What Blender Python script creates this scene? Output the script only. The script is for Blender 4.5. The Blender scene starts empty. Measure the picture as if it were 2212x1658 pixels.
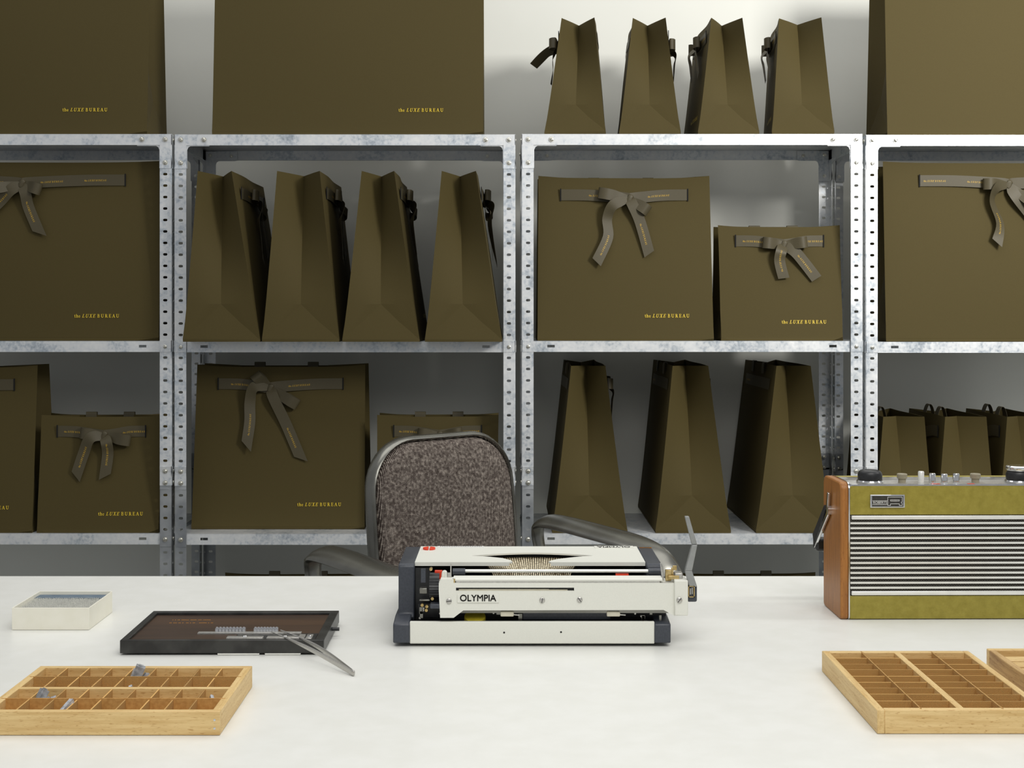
import bpy, bmesh, math, random
from mathutils import Vector, Matrix
random.seed(7)
S = bpy.context.scene
COL = S.collection
R = math.radians

# ------------------------------------------------------------------ camera, world, lights, exposure
FPX, VX, VY, EYE = 2900.0, 1090.0, 672.0, 1.15       # level view camera with a shifted lens
cd = bpy.data.cameras.new('camera'); cam = bpy.data.objects.new('camera', cd); COL.objects.link(cam)
cam.location = (0, 0, EYE); cam.rotation_euler = (R(90), 0, 0)
cd.sensor_width = 36; cd.lens = FPX / 2212 * 36
cd.shift_x = (1106 - VX) / 2212; cd.shift_y = -(829 - VY) / 2212
cd.clip_end = 50
S.camera = cam
w = bpy.data.worlds.new('studio_air'); S.world = w; w.use_nodes = True
w.node_tree.nodes['Background'].inputs[0].default_value = (0.95, 0.97, 1.0, 1)
w.node_tree.nodes['Background'].inputs[1].default_value = 0.36
def area(name, loc, target, sx, sy, power, color):
    l = bpy.data.lights.new(name, 'AREA'); l.shape = 'RECTANGLE'; l.size = sx; l.size_y = sy
    l.energy = power; l.color = color
    o = bpy.data.objects.new(name, l); COL.objects.link(o); o.location = loc
    o.rotation_euler = (Vector(target) - Vector(loc)).to_track_quat('-Z', 'Y').to_euler()
    return o
area('key_softbox', (2.15, 1.72, 2.38), (1.5, 4.1, 1.9), 0.7, 0.7, 58, (1.0, 0.985, 0.95)).data.spread = R(150)
area('overhead_softbox', (0.25, 0.35, 2.35), (0.0, 1.45, 0.75), 1.8, 1.1, 9.5, (1.0, 0.985, 0.95)).data.spread = R(105)
area('ceiling_bounce_fill', (0.2, 2.7, 3.7), (0.2, 3.0, 0.0), 4.5, 2.2, 48, (1.0, 0.99, 0.96))  # added fill lamp, stands in for light bounced off the ceiling
S.view_settings.view_transform = 'Standard'; S.view_settings.look = 'None'
S.view_settings.gamma = 1; S.view_settings.use_curve_mapping = False
S.view_settings.exposure = 0.0

def PX(px, Y): return (px - VX) / FPX * Y
def PZ(py, Y): return EYE - (py - VY) / FPX * Y

# ------------------------------------------------------------------ materials
def srgb(r, g, b):
    f = lambda c: (c / 255 / 12.92) if c / 255 <= .04045 else ((c / 255 + .055) / 1.055) ** 2.4
    return (f(r), f(g), f(b), 1)
def mat(name, col, rough=.5, metal=0, spec=.5, build=None):
    m = bpy.data.materials.new(name); m.use_nodes = True
    nt = m.node_tree; b = nt.nodes['Principled BSDF']
    b.inputs['Base Color'].default_value = col; b.inputs['Roughness'].default_value = rough
    b.inputs['Metallic'].default_value = metal; b.inputs['Specular IOR Level'].default_value = spec
    if build: build(nt, b)
    return m
def N(nt, t, **k):
    n = nt.nodes.new(t)
    for a, v in k.items():
        if a in n.inputs: n.inputs[a].default_value = v
        else: setattr(n, a, v)
    return n
def coords(nt, scale=(1, 1, 1), rot=(0, 0, 0), out='Object'):
    tc = nt.nodes.new('ShaderNodeTexCoord'); mp = nt.nodes.new('ShaderNodeMapping')
    mp.inputs['Scale'].default_value = scale; mp.inputs['Rotation'].default_value = rot
    nt.links.new(tc.outputs[out], mp.inputs[0]); return mp.outputs[0]
def ramp(nt, src, stops):
    r = nt.nodes.new('ShaderNodeValToRGB'); e = r.color_ramp.elements
    while len(e) > 1: e.remove(e[-1])
    e[0].position, e[0].color = stops[0]
    for p, c in stops[1:]:
        x = e.new(p); x.color = c
    nt.links.new(src, r.inputs[0]); return r.outputs[0]
def bump(nt, b, src, strength, dist):
    n = nt.nodes.new('ShaderNodeBump'); n.inputs['Strength'].default_value = strength; n.inputs['Distance'].default_value = dist
    nt.links.new(src, n.inputs['Height']); nt.links.new(n.outputs[0], b.inputs['Normal'])
def noisy(c1, c2, scale, stretch=(1, 1, 1), bs=0, bd=.0005, lo=.35, hi=.65, detail=4, out='Object', rot=(0,0,0)):
    def f(nt, b):
        v = coords(nt, stretch, rot, out); n = N(nt, 'ShaderNodeTexNoise', Scale=scale, Detail=detail)
        nt.links.new(v, n.inputs['Vector'])
        nt.links.new(ramp(nt, n.outputs['Fac'], [(lo, c1), (hi, c2)]), b.inputs['Base Color'])
        if bs: bump(nt, b, n.outputs['Fac'], bs, bd)
    return f
def galv(nt, b):
    geo = nt.nodes.new('ShaderNodeNewGeometry')
    v = N(nt, 'ShaderNodeTexVoronoi', Scale=70, feature='SMOOTH_F1')
    v.inputs['Smoothness'].default_value = .4
    n = N(nt, 'ShaderNodeTexNoise', Scale=9, Detail=6, Roughness=.7)
    n2 = N(nt, 'ShaderNodeTexNoise', Scale=110, Detail=3)
    for x in (v, n, n2): nt.links.new(geo.outputs['Position'], x.inputs['Vector'])
    m1 = N(nt, 'ShaderNodeMath', operation='MULTIPLY_ADD'); nt.links.new(n.outputs['Fac'], m1.inputs[0]); m1.inputs[1].default_value = .75
    mx = N(nt, 'ShaderNodeMath', operation='MULTIPLY'); nt.links.new(n2.outputs['Fac'], mx.inputs[0]); mx.inputs[1].default_value = .35
    nt.links.new(mx.outputs[0], m1.inputs[2])
    nt.links.new(ramp(nt, m1.outputs[0], [(.36, srgb(158, 168, 178)), (.46, srgb(200, 207, 213)), (.54, srgb(226, 229, 231)), (.7, srgb(238, 239, 238))]), b.inputs['Base Color'])
    nt.links.new(ramp(nt, m1.outputs[0], [(.4, (.28, .28, .28, 1)), (.7, (.46, .46, .46, 1))]), b.inputs['Roughness'])
    bump(nt, b, n2.outputs['Fac'], .12, .0006)
def weave(sc, dark, light, rot=(0, 0, 0), strength=.8, hard=(.2, .75), bd=.0012, mottle=None, axis='XZ'):
    def f(nt, b):
        v = coords(nt, (1, 1, 1), rot)
        sep = nt.nodes.new('ShaderNodeSeparateXYZ'); nt.links.new(v, sep.inputs[0])
        def wv(o, k):
            a = N(nt, 'ShaderNodeMath', operation='MULTIPLY'); nt.links.new(sep.outputs[o], a.inputs[0]); a.inputs[1].default_value = k
            s = N(nt, 'ShaderNodeMath', operation='SINE'); nt.links.new(a.outputs[0], s.inputs[0]); return s.outputs[0]
        p = N(nt, 'ShaderNodeMath', operation='MULTIPLY')
        a = wv('X', sc)
        if axis == 'XYZ':
            a2 = wv('Y', sc); ad = N(nt, 'ShaderNodeMath', operation='ADD'); nt.links.new(a, ad.inputs[0]); nt.links.new(a2, ad.inputs[1]); a = ad.outputs[0]
        nt.links.new(a, p.inputs[0]); nt.links.new(wv('Z', sc), p.inputs[1])
        q = N(nt, 'ShaderNodeMath', operation='MULTIPLY_ADD'); nt.links.new(p.outputs[0], q.inputs[0]); q.inputs[1].default_value = .5; q.inputs[2].default_value = .5
        src = q.outputs[0]
        if mottle:
            n = N(nt, 'ShaderNodeTexNoise', Scale=mottle, Detail=3); nt.links.new(v, n.inputs['Vector'])
            m = N(nt, 'ShaderNodeMath', operation='MULTIPLY_ADD'); nt.links.new(n.outputs['Fac'], m.inputs[0]); m.inputs[1].default_value = 1.3; m.inputs[2].default_value = -.65
            ad = N(nt, 'ShaderNodeMath', operation='ADD'); nt.links.new(m.outputs[0], ad.inputs[0]); nt.links.new(src, ad.inputs[1]); src = ad.outputs[0]
        nt.links.new(ramp(nt, src, [(hard[0], dark), (hard[1], light)]), b.inputs['Base Color'])
        bump(nt, b, src, strength, bd)
    return f
def grain(c1, c2, axis, sc=1):
    st = {'X': (7, 110, 110), 'Y': (110, 7, 110), 'Z': (110, 110, 7)}[axis]
    def f(nt, b):
        v = coords(nt, st); n = N(nt, 'ShaderNodeTexNoise', Scale=2.2 * sc, Detail=5, Roughness=.65); nt.links.new(v, n.inputs['Vector'])
        st2 = {'X': (170, 800, 800), 'Y': (800, 170, 800), 'Z': (800, 800, 170)}[axis]
        v2 = coords(nt, st2); n2 = N(nt, 'ShaderNodeTexNoise', Scale=1.0 * sc, Detail=2); nt.links.new(v2, n2.inputs['Vector'])
        r1 = ramp(nt, n.outputs['Fac'], [(.3, c1), (.62, c2)])
        r2 = ramp(nt, n2.outputs['Fac'], [(.27, (.66, .52, .36, 1)), (.4, (1, 1, 1, 1))])
        mx = N(nt, 'ShaderNodeMix', data_type='RGBA', blend_type='MULTIPLY'); mx.inputs[0].default_value = .8
        nt.links.new(r1, mx.inputs[6]); nt.links.new(r2, mx.inputs[7]); nt.links.new(mx.outputs[2], b.inputs['Base Color'])
        bump(nt, b, n2.outputs['Fac'], .15, .0003)
    return f
def vinyl(nt, b):
    v = coords(nt); n = N(nt, 'ShaderNodeTexNoise', Scale=90, Detail=6, Roughness=.7); nt.links.new(v, n.inputs['Vector'])
    nt.links.new(ramp(nt, n.outputs['Fac'], [(.3, srgb(136, 124, 38)), (.7, srgb(160, 147, 60))]), b.inputs['Base Color'])
    vv = N(nt, 'ShaderNodeTexVoronoi', Scale=130, feature='DISTANCE_TO_EDGE')
    n3 = N(nt, 'ShaderNodeTexNoise', Scale=40, Detail=3); nt.links.new(v, n3.inputs['Vector'])
    ad = N(nt, 'ShaderNodeVectorMath', operation='MULTIPLY_ADD'); nt.links.new(n3.outputs['Color'], ad.inputs[0]); ad.inputs[1].default_value = (.05, .05, .05); nt.links.new(v, ad.inputs[2])
    nt.links.new(ad.outputs[0], vv.inputs['Vector'])
    bump(nt, b, ramp(nt, vv.outputs[0], [(0, (0, 0, 0, 1)), (.05, (1, 1, 1, 1))]), .22, .0003)
M = {}
M['wall'] = mat('wall_paint', srgb(232, 232, 222), .9, spec=.1, build=noisy(srgb(224, 224, 216), srgb(227, 227, 219), 3))
M['floor'] = mat('floor_concrete', srgb(120, 120, 115), .8, build=noisy(srgb(105, 105, 100), srgb(130, 130, 124), 6))
M['table'] = mat('white_laminate', srgb(238, 238, 233), .38, spec=.35, build=noisy(srgb(229, 229, 223), srgb(233, 233, 228), 30))
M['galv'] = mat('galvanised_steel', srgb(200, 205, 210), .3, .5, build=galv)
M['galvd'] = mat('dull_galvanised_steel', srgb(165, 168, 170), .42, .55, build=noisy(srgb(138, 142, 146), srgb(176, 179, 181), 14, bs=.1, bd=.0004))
M['bolt'] = mat('zinc_bolt', srgb(222, 220, 208), .25, .9, build=noisy(srgb(200, 198, 186), srgb(232, 230, 220), 300))
M['paper'] = mat('olive_paper', srgb(106, 93, 52), .78, spec=.25, build=noisy(srgb(72, 62, 31), srgb(77, 67, 35), 900, bs=.12, bd=.0002))
M['ribbon'] = mat('olive_grosgrain', srgb(108, 99, 74), .55, spec=.4, build=noisy(srgb(72, 65, 45), srgb(80, 73, 53), 500, stretch=(1, 1, 6), bs=.1, bd=.0002))
M['gold'] = mat('yellow_ink', srgb(238, 204, 54), .5, build=noisy(srgb(232, 198, 48), srgb(240, 208, 62), 200))
M['goldr'] = mat('ribbon_ink', srgb(214, 172, 50), .5, build=noisy(srgb(205, 162, 42), srgb(220, 180, 58), 200))
M['slit'] = mat('slit_black', srgb(12, 11, 8), .9, build=noisy(srgb(10, 9, 7), srgb(16, 14, 10), 300))
M['beechX'] = mat('beech_long', srgb(222, 190, 130), .5, build=grain(srgb(203, 166, 104), srgb(226, 196, 138), 'X'))
M['beechY'] = mat('beech_cross', srgb(222, 190, 130), .5, build=grain(srgb(208, 172, 110), srgb(228, 198, 140), 'Y'))
M['beechD'] = mat('beech_worn', srgb(190, 155, 105), .6, build=grain(srgb(160, 122, 74), srgb(204, 170, 116), 'Y'))
M['hard'] = mat('hardboard_smooth', srgb(170, 118, 60), .7, build=noisy(srgb(186, 138, 74), srgb(204, 158, 92), 250))
M['burlap'] = mat('hardboard_mesh_back', srgb(150, 100, 50), .85, build=weave(4100, srgb(146, 94, 42), srgb(240, 194, 118), hard=(.2, .62), axis='XYZ'))
M['lead'] = mat('type_metal', srgb(185, 188, 192), .4, .35, build=noisy(srgb(165, 167, 172), srgb(222, 224, 228), 220))
M['leadd'] = mat('type_metal_dull', srgb(130, 132, 136), .55, .25, build=noisy(srgb(135, 138, 142), srgb(185, 187, 190), 220))
M['card'] = mat('cream_card', srgb(238, 235, 220), .7, build=noisy(srgb(236, 233, 217), srgb(240, 237, 223), 60))
M['blue'] = mat('blue_card', srgb(98, 112, 126), .7, build=noisy(srgb(92, 108, 122), srgb(102, 118, 132), 80))
M['black'] = mat('black_lacquer', srgb(40, 40, 38), .36, build=noisy(srgb(28, 28, 27), srgb(52, 52, 50), 45))
M['brown'] = mat('brown_bakelite', srgb(62, 42, 28), .4, build=noisy(srgb(52, 36, 25), srgb(74, 52, 34), 14, stretch=(.3, 3, 3)))
M['steel'] = mat('brushed_steel', srgb(200, 198, 192), .32, .6, build=noisy(srgb(165, 163, 156), srgb(205, 203, 198), 300, stretch=(1, 12, 12)))
M['chrome'] = mat('chrome', srgb(225, 225, 225), .1, 1, build=noisy(srgb(215, 215, 215), srgb(232, 232, 232), 40))
M['alu'] = mat('cast_aluminium', srgb(150, 149, 142), .27, .9, build=noisy(srgb(118, 117, 111), srgb(138, 137, 130), 14))
M['grey'] = mat('grey_enamel', srgb(146, 148, 146), .35, .15, build=noisy(srgb(142, 144, 142), srgb(152, 154, 152), 90))
M['tweed'] = mat('tweed', srgb(100, 88, 82), .9, spec=.15, build=weave(1500, srgb(60, 51, 47), srgb(190, 179, 167), rot=(0, R(38), 0), hard=(.5, 1.15), strength=.9, bd=.0015, mottle=160))
M['cream'] = mat('cream_enamel', srgb(226, 226, 216), .45, build=noisy(srgb(225, 225, 215), srgb(228, 228, 218), 700, bs=.03, bd=.0001))
M['navy'] = mat('slate_plastic', srgb(58, 62, 70), .42, build=noisy(srgb(54, 58, 66), srgb(63, 67, 75), 400, bs=.1, bd=.0002))
M['blk'] = mat('black_machine', srgb(26, 27, 29), .4, build=noisy(srgb(20, 21, 23), srgb(36, 37, 38), 120))
M['beige'] = mat('beige_plastic', srgb(206, 200, 180), .5, build=noisy(srgb(200, 194, 174), srgb(210, 205, 186), 90))
M['knobb'] = mat('taupe_plastic', srgb(150, 142, 120), .5, build=noisy(srgb(144, 136, 114), srgb(156, 148, 126), 90))
M['red'] = mat('red_plastic', srgb(226, 62, 28), .4, build=noisy(srgb(220, 56, 24), srgb(232, 70, 34), 90))
M['yellow'] = mat('yellow_spool', srgb(176, 160, 40), .5, build=noisy(srgb(160, 146, 34), srgb(186, 170, 46), 90))
M['brass'] = mat('brass', srgb(190, 165, 110), .3, .9, build=noisy(srgb(170, 145, 90), srgb(205, 182, 130), 200))
M['typebar'] = mat('nickel_typebar', srgb(212, 198, 165), .35, .2, build=noisy(srgb(150, 132, 100), srgb(240, 228, 198), 420, lo=.4, hi=.55))
M['teak'] = mat('teak', srgb(150, 90, 40), .42, build=grain(srgb(134, 82, 30), srgb(170, 112, 50), 'Z'))
M['vinyl'] = mat('olive_vinyl', srgb(145, 138, 48), .38, build=vinyl)
M['bar'] = mat('polished_bar', srgb(238, 238, 232), .3, .35, build=noisy(srgb(234, 234, 228), srgb(242, 242, 236), 60))
M['gcloth'] = mat('grille_cloth', srgb(50, 46, 40), .8, build=weave(1900, srgb(26, 23, 20), srgb(92, 86, 76), hard=(.3, .9)))
M['ink'] = mat('dark_ink', srgb(48, 46, 42), .6, build=noisy(srgb(42, 40, 36), srgb(54, 52, 48), 300))
M['inkor'] = mat('orange_ink', srgb(196, 130, 36), .6, build=noisy(srgb(186, 120, 30), srgb(204, 140, 44), 300))
M['white'] = mat('white_ink', srgb(225, 225, 220), .5, build=noisy(srgb(220, 220, 215), srgb(230, 230, 225), 300))

# ------------------------------------------------------------------ mesh helpers
class MB:
    def __init__(s): s.v = []; s.f = []
    def add(s, vs, fs):
        o = len(s.v); s.v += [tuple(v) for v in vs]; s.f += [[i + o for i in f] for f in fs]; return s
    def box(s, x0, x1, y0, y1, z0, z1, T=None):
        vs = [(x, y, z) for z in (z0, z1) for y in (y0, y1) for x in (x0, x1)]
        if T: vs = [T @ Vector(v) for v in vs]
        return s.add(vs, [[0, 2, 3, 1], [4, 5, 7, 6], [0, 1, 5, 4], [1, 3, 7, 5], [3, 2, 6, 7], [2, 0, 4, 6]])
    def prism(s, poly, a, b, axis):          # poly 2-D; extruded from a to b along the axis
        def q(p, t):
            return {'x': (t, p[0], p[1]), 'y': (p[0], t, p[1]), 'z': (p[0], p[1], t)}[axis]
        n = len(poly)
        return s.add([q(p, a) for p in poly] + [q(p, b) for p in poly],
                     [list(range(n))[::-1], list(range(n, 2 * n))] + [[i, (i + 1) % n, (i + 1) % n + n, i + n] for i in range(n)])
    def cyl(s, p0, p1, r, n=14, r1=None, caps=True):
        p0, p1 = Vector(p0), Vector(p1); d = (p1 - p0).normalized(); u = d.orthogonal().normalized(); v = d.cross(u)
        r1 = r if r1 is None else r1; vs = []
        for p, rr in ((p0, r), (p1, r1)):
            vs += [p + (u * math.cos(2 * math.pi * i / n) + v * math.sin(2 * math.pi * i / n)) * rr for i in range(n)]
        fs = [[i, (i + 1) % n, (i + 1) % n + n, i + n] for i in range(n)]
        if caps: fs += [list(range(n))[::-1], list(range(n, 2 * n))]
        return s.add(vs, fs)
    def lathe(s, prof, c=(0, 0, 0), n=28):
        vs = []; m = len(prof)
        for r, z in prof: vs += [(c[0] + r * math.cos(2 * math.pi * i / n), c[1] + r * math.sin(2 * math.pi * i / n), c[2] + z) for i in range(n)]
        fs = [[k * n + i, k * n + (i + 1) % n, (k + 1) * n + (i + 1) % n, (k + 1) * n + i] for k in range(m - 1) for i in range(n)]
        fs += [list(range(n))[::-1], list(range((m - 1) * n, m * n))]
        return s.add(vs, fs)
    def sweep(s, pts, side, a, b, n=12, roll=0, closed=False):   # elliptical section: a along side, b along the normal
        pts = [Vector(p) for p in pts]; m = len(pts); vs = []
        for k, p in enumerate(pts):
            if closed: t = (pts[(k + 1) % m] - pts[k - 1]).normalized()
            else: t = (pts[min(k + 1, m - 1)] - pts[max(k - 1, 0)]).normalized()
            sd = Vector(side(k) if callable(side) else side); sd = (sd - t * sd.dot(t)).normalized(); nn = t.cross(sd)
            c, si = math.cos(roll), math.sin(roll); e1 = sd * c + nn * si; e2 = nn * c - sd * si
            aa = a[k] if isinstance(a, (list, tuple)) else a; bb = b[k] if isinstance(b, (list, tuple)) else b
            vs += [p + e1 * aa * math.cos(2 * math.pi * i / n) + e2 * bb * math.sin(2 * math.pi * i / n) for i in range(n)]
        fs = []
        for k in range(m if closed else m - 1):
            k2 = (k + 1) % m
            fs += [[k * n + i, k * n + (i + 1) % n, k2 * n + (i + 1) % n, k2 * n + i] for i in range(n)]
        if not closed: fs += [list(range(n))[::-1], list(range((m - 1) * n, m * n))]
        return s.add(vs, fs)
    def mesh(s, name, m, smooth=None, merge=False):
        me = bpy.data.meshes.new(name); me.from_pydata(s.v, [], s.f)
        bm = bmesh.new(); bm.from_mesh(me)
        if merge: bmesh.ops.remove_doubles(bm, verts=bm.verts, dist=1e-5)
        bmesh.ops.recalc_face_normals(bm, faces=bm.faces); bm.to_mesh(me); bm.free()
        if smooth is not None:
            me.polygons.foreach_set('use_smooth', [True] * len(me.polygons)); me.set_sharp_from_angle(angle=R(smooth))
        me.materials.append(M[m]); return me
    def build(s, name, m, parent=None, smooth=None, bevel=0, merge=False, seg=2):
        o = link(name, s.mesh(name, m, smooth, merge), parent)
        if bevel:
            md = o.modifiers.new('bevel', 'BEVEL'); md.width = bevel; md.segments = seg; md.limit_method = 'ANGLE'; md.angle_limit = R(40)
            o.data.polygons.foreach_set('use_smooth', [True] * len(o.data.polygons)); o.data.set_sharp_from_angle(angle=R(50))
        return o
def link(name, me, parent=None, loc=None, rot=None):
    o = bpy.data.objects.new(name, me); COL.objects.link(o)
    if parent: o.parent = parent
    if loc: o.location = loc
    if rot: o.rotation_euler = rot
    return o
def tag(o, label, cat=None, group=None, kind=None):
    if label: o['label'] = label
    if cat: o['category'] = cat
    if group: o['group'] = group
    if kind: o['kind'] = kind
    return o
def thing(name, label, cat, loc, rotz=0, group=None):
    o = bpy.data.objects.new(name, None); COL.objects.link(o); o.location = loc; o.rotation_euler = (0, 0, rotz)
    o.empty_display_size = .05
    return tag(o, label, cat, group)
def solid(o, t, off=-1, ang=None):
    me = o.data; sm = len(me.polygons) > 0 and me.polygons[0].use_smooth
    bm = bmesh.new(); bm.from_mesh(me); bmesh.ops.solidify(bm, geom=bm.faces[:], thickness=t if off < 0 else -t)
    bmesh.ops.recalc_face_normals(bm, faces=bm.faces)
    bm.to_mesh(me); bm.free()
    if sm:
        me.polygons.foreach_set('use_smooth', [True] * len(me.polygons)); me.set_sharp_from_angle(angle=R(ang or 50))
    return o
def catmull(pts, k=6):
    P = [Vector(p) for p in pts]; out = []
    for i in range(len(P) - 1):
        a, b, c, d = P[max(i - 1, 0)], P[i], P[i + 1], P[min(i + 2, len(P) - 1)]
        for j in range(k):
            t = j / k
            out.append(.5 * ((2 * b) + (c - a) * t + (2 * a - 5 * b + 4 * c - d) * t * t + (3 * b - 3 * c + d - a) * t ** 3))
    out.append(P[-1]); return out

# ---- serif lettering, drawn from strokes (cap height = 1)
def stroke(pts, wd):
    vs = []; n = len(pts)
    for i, (x, y) in enumerate(pts):
        a = pts[max(i - 1, 0)]; b = pts[min(i + 1, n - 1)]; dx, dy = b[0] - a[0], b[1] - a[1]; L = math.hypot(dx, dy) or 1
        ww = (wd[0] + (wd[1] - wd[0]) * i / (n - 1)) / 2
        vs += [(x - dy / L * ww, y + dx / L * ww), (x + dy / L * ww, y - dx / L * ww)]
    return vs, [[2 * i, 2 * i + 1, 2 * i + 3, 2 * i + 2] for i in range(n - 1)]
def arc(cx, cy, rx, ry, a0, a1, n=8):
    return [(cx + rx * math.cos(R(a0 + (a1 - a0) * i / n)), cy + ry * math.sin(R(a0 + (a1 - a0) * i / n))) for i in range(n + 1)]
T_, t_, h_ = .15, .075, .065
GL = {
 'L': (.70, ['r', .12, 0, .12 + T_, 1], ['r', .02, 1 - h_, .4, 1], ['r', .02, 0, .64, h_], ['r', .57, 0, .64, .3]),
 'U': (.86, ['r', .1, .3, .1 + T_, 1], ['r', 0, 1 - h_, .36, 1], ['r', .62, .3, .62 + t_, 1], ['r', .52, 1 - h_, .82, 1], ['s', arc(.425, .32, .24, .27, 180, 360), T_, t_]),
 'X': (.80, ['s', [(.14, .97), (.64, .03)], T_, T_], ['s', [(.62, .97), (.12, .03)], t_, t_], ['r', 0, 1 - h_, .32, 1], ['r', .48, 1 - h_, .76, 1], ['r', 0, 0, .28, h_], ['r', .44, 0, .8, h_]),
 'E': (.72, ['r', .12, 0, .12 + T_, 1], ['r', .02, 1 - h_, .62, 1], ['r', .55, .74, .62, 1], ['r', .2, .47, .5, .54], ['r', .44, .37, .5, .65], ['r', .02, 0, .66, h_], ['r', .59, 0, .66, .28]),
 'B': (.76, ['r', .12, 0, .12 + T_, 1], ['r', .02, 1 - h_, .36, 1], ['r', .02, 0, .38, h_], ['s', arc(.34, .745, .2, .215, 90, -90), t_, t_ * 1.6], ['s', arc(.36, .28, .25, .24, 90, -90), t_, t_ * 1.6], ['r', .2, .5, .38, .56]),
 'R': (.82, ['r', .12, 0, .12 + T_, 1], ['r', .02, 1 - h_, .36, 1], ['r', .02, 0, .4, h_], ['s', arc(.34, .73, .22, .23, 90, -90), t_, t_ * 1.6], ['r', .2, .46, .38, .53], ['s', [(.4, .5), (.66, .04)], T_, T_], ['r', .58, 0, .8, h_]),
 'A': (.84, ['s', [(.1, .02), (.38, .98)], t_, t_], ['s', [(.38, .98), (.68, .02)], T_, T_], ['r', .2, .3, .56, .37], ['r', 0, 0, .24, h_], ['r', .52, 0, .84, h_]),
 't': (.38, ['r', .1, .14, .23, .84], ['r', 0, .56, .34, .63], ['s', arc(.26, .16, .1, .12, 180, 340), .12, .06]),
 'h': (.62, ['r', .08, 0, .21, 1], ['r', 0, .94, .2, 1], ['r', 0, 0, .29, .06], ['r', .42, 0, .55, .42], ['r', .34, 0, .63, .06], ['s', arc(.34, .42, .145, .2, 150, 0), .07, .13]),
 'e': (.5, ['s', arc(.25, .32, .18, .27, 0, 320, 12), .06, .12], ['r', .1, .34, .44, .4]),
 ' ': (.30,)}
def serif_line():
    vs, fs, x = [], [], 0
    for ch, it, sp in [(c, 0, .10) for c in 'the'] + [(' ', 0, .04)] + [(c, .26, .20) for c in 'LUXE'] + [(' ', 0, .10)] + [(c, 0, .25) for c in 'BUREAU']:
        g = GL[ch]
        for pr in g[1:]:
            if pr[0] == 'r': a = [(pr[1], pr[2]), (pr[3], pr[2]), (pr[3], pr[4]), (pr[1], pr[4])]; f = [[0, 1, 2, 3]]
            else: a, f = stroke(pr[1], (pr[2], pr[3]))
            o = len(vs); vs += [(x + p[0] + it * p[1], p[1]) for p in a]; fs += [[i + o for i in q] for q in f]
        x += g[0] + sp
    return vs, fs, x
SV, SF, SW = serif_line()
def print_line(name, m, parent, width, fn):      # fn(u, v) in metres along / across -> point
    k = width / SW
    mb = MB(); mb.add([fn(x * k, y * k * .98) for x, y in SV], SF)
    me = bpy.data.meshes.new(name); me.from_pydata(mb.v, [], mb.f); me.materials.append(M[m])
    return link(name, me, parent)
def sans(name, text, size, m, parent, T, sx=1, extrude=.0002, bold=.016):
    c = bpy.data.curves.new(name, 'FONT'); c.body = text; c.size = size; c.align_x = 'CENTER'; c.align_y = 'CENTER'; c.extrude = extrude
    t = bpy.data.objects.new(name, c); me = bpy.data.meshes.new_from_object(t); bpy.data.objects.remove(t)
    bm = bmesh.new()
    for dx, dy in ((0, 0), (bold, 0), (-bold, 0), (0, bold), (0, -bold)):
        k = len(bm.verts); bm.from_mesh(me); bm.verts.ensure_lookup_table()
        for v in bm.verts[k:]: v.co.x += dx * size; v.co.y += dy * size; v.co.z += .00002 * (abs(dx) > 0)
    bm.to_mesh(me); bm.free()
    me.transform(T @ Matrix.Diagonal((sx, 1, 1, 1))); me.materials.clear(); me.materials.append(M[m])
    return link(name, me, parent)
FRONT = Matrix.Rotation(R(90), 4, 'X')            # lettering stands up and faces the camera side

# ------------------------------------------------------------------ setting
def struct(name, mb, m, label=None):
    o = mb.build(name, m); o['kind'] = 'structure'
    if label: o['label'] = label
    return o
WALL = 4.50
struct('wall_back', MB().box(-4.5, 4.5, WALL, WALL + .1, 0, 3.2), 'wall', 'plain off white wall behind the steel shelving')
struct('floor', MB().box(-4.5, 4.5, -.5, WALL, -.1, 0), 'floor', 'grey concrete floor under table and shelving')

# ------------------------------------------------------------------ table
TB = 2.03
t = thing('work_table', 'large white laminate table in the foreground holding typewriter and radio', 'table', (0, 1.45, 0))
MB().box(-1.35, 1.35, -.65, TB - 1.45, .722, .75).build('table_top', 'table', t, bevel=.0015)
MB().box(-1.25, 1.25, -.55, -.51, .65, .7225).add([], []).box(-1.25, 1.25, .42, .46, .65, .7225).build('apron', 'table', t)
for sx in (-1, 1):
    for sy in (-.5, .42):
        MB().box(sx * 1.22 - .03, sx * 1.22 + .03, sy - .03, sy + .03, 0, .722).build('leg', 'table', t, bevel=.003)

# ------------------------------------------------------------------ shelving
SF_Y, SD = 3.95, .40
PW, TH, PITCH = .0335, .0016, .0337
def slot_cell(cx, cz, hw, hh, sw, sh):      # rectangular cell with a rounded slot; returns 2-D verts, faces
    n = 12; ins = []
    for i in range(n):
        a = 2 * math.pi * (i + .5) / n; r = sh
        ox = (sw - sh) * (1 if math.cos(a) > 0 else -1)
        ins.append((cx + ox + r * math.cos(a), cz + r * math.sin(a)))
    out = []
    for i in range(n):
        a = 2 * math.pi * (i + .5) / n; c, s_ = math.cos(a), math.sin(a); k = min(hw / abs(c), hh / abs(s_)); out.append((cx + c * k, cz + s_ * k))
    vs = ins + out + [(cx + hw, cz + hh), (cx - hw, cz + hh), (cx - hw, cz - hh), (cx + hw, cz - hh)]
    fs = [[i, (i + 1) % n, (i + 1) % n + n, i + n] for i in range(n)]
    def hit(i): return abs(abs(out[i][0] - cx) - hw) < 1e-9
    for i in range(n):
        j = (i + 1) % n
        if hit(i) != hit(j):
            mx, mz = (out[i][0] + out[j][0]) / 2, (out[i][1] + out[j][1]) / 2
            c = 2 * n + (0 if mx > cx and mz > cz else 1 if mx < cx and mz > cz else 2 if mx < cx else 3)
            fs.append([i + n, j + n, c])
    return vs, fs
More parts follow.
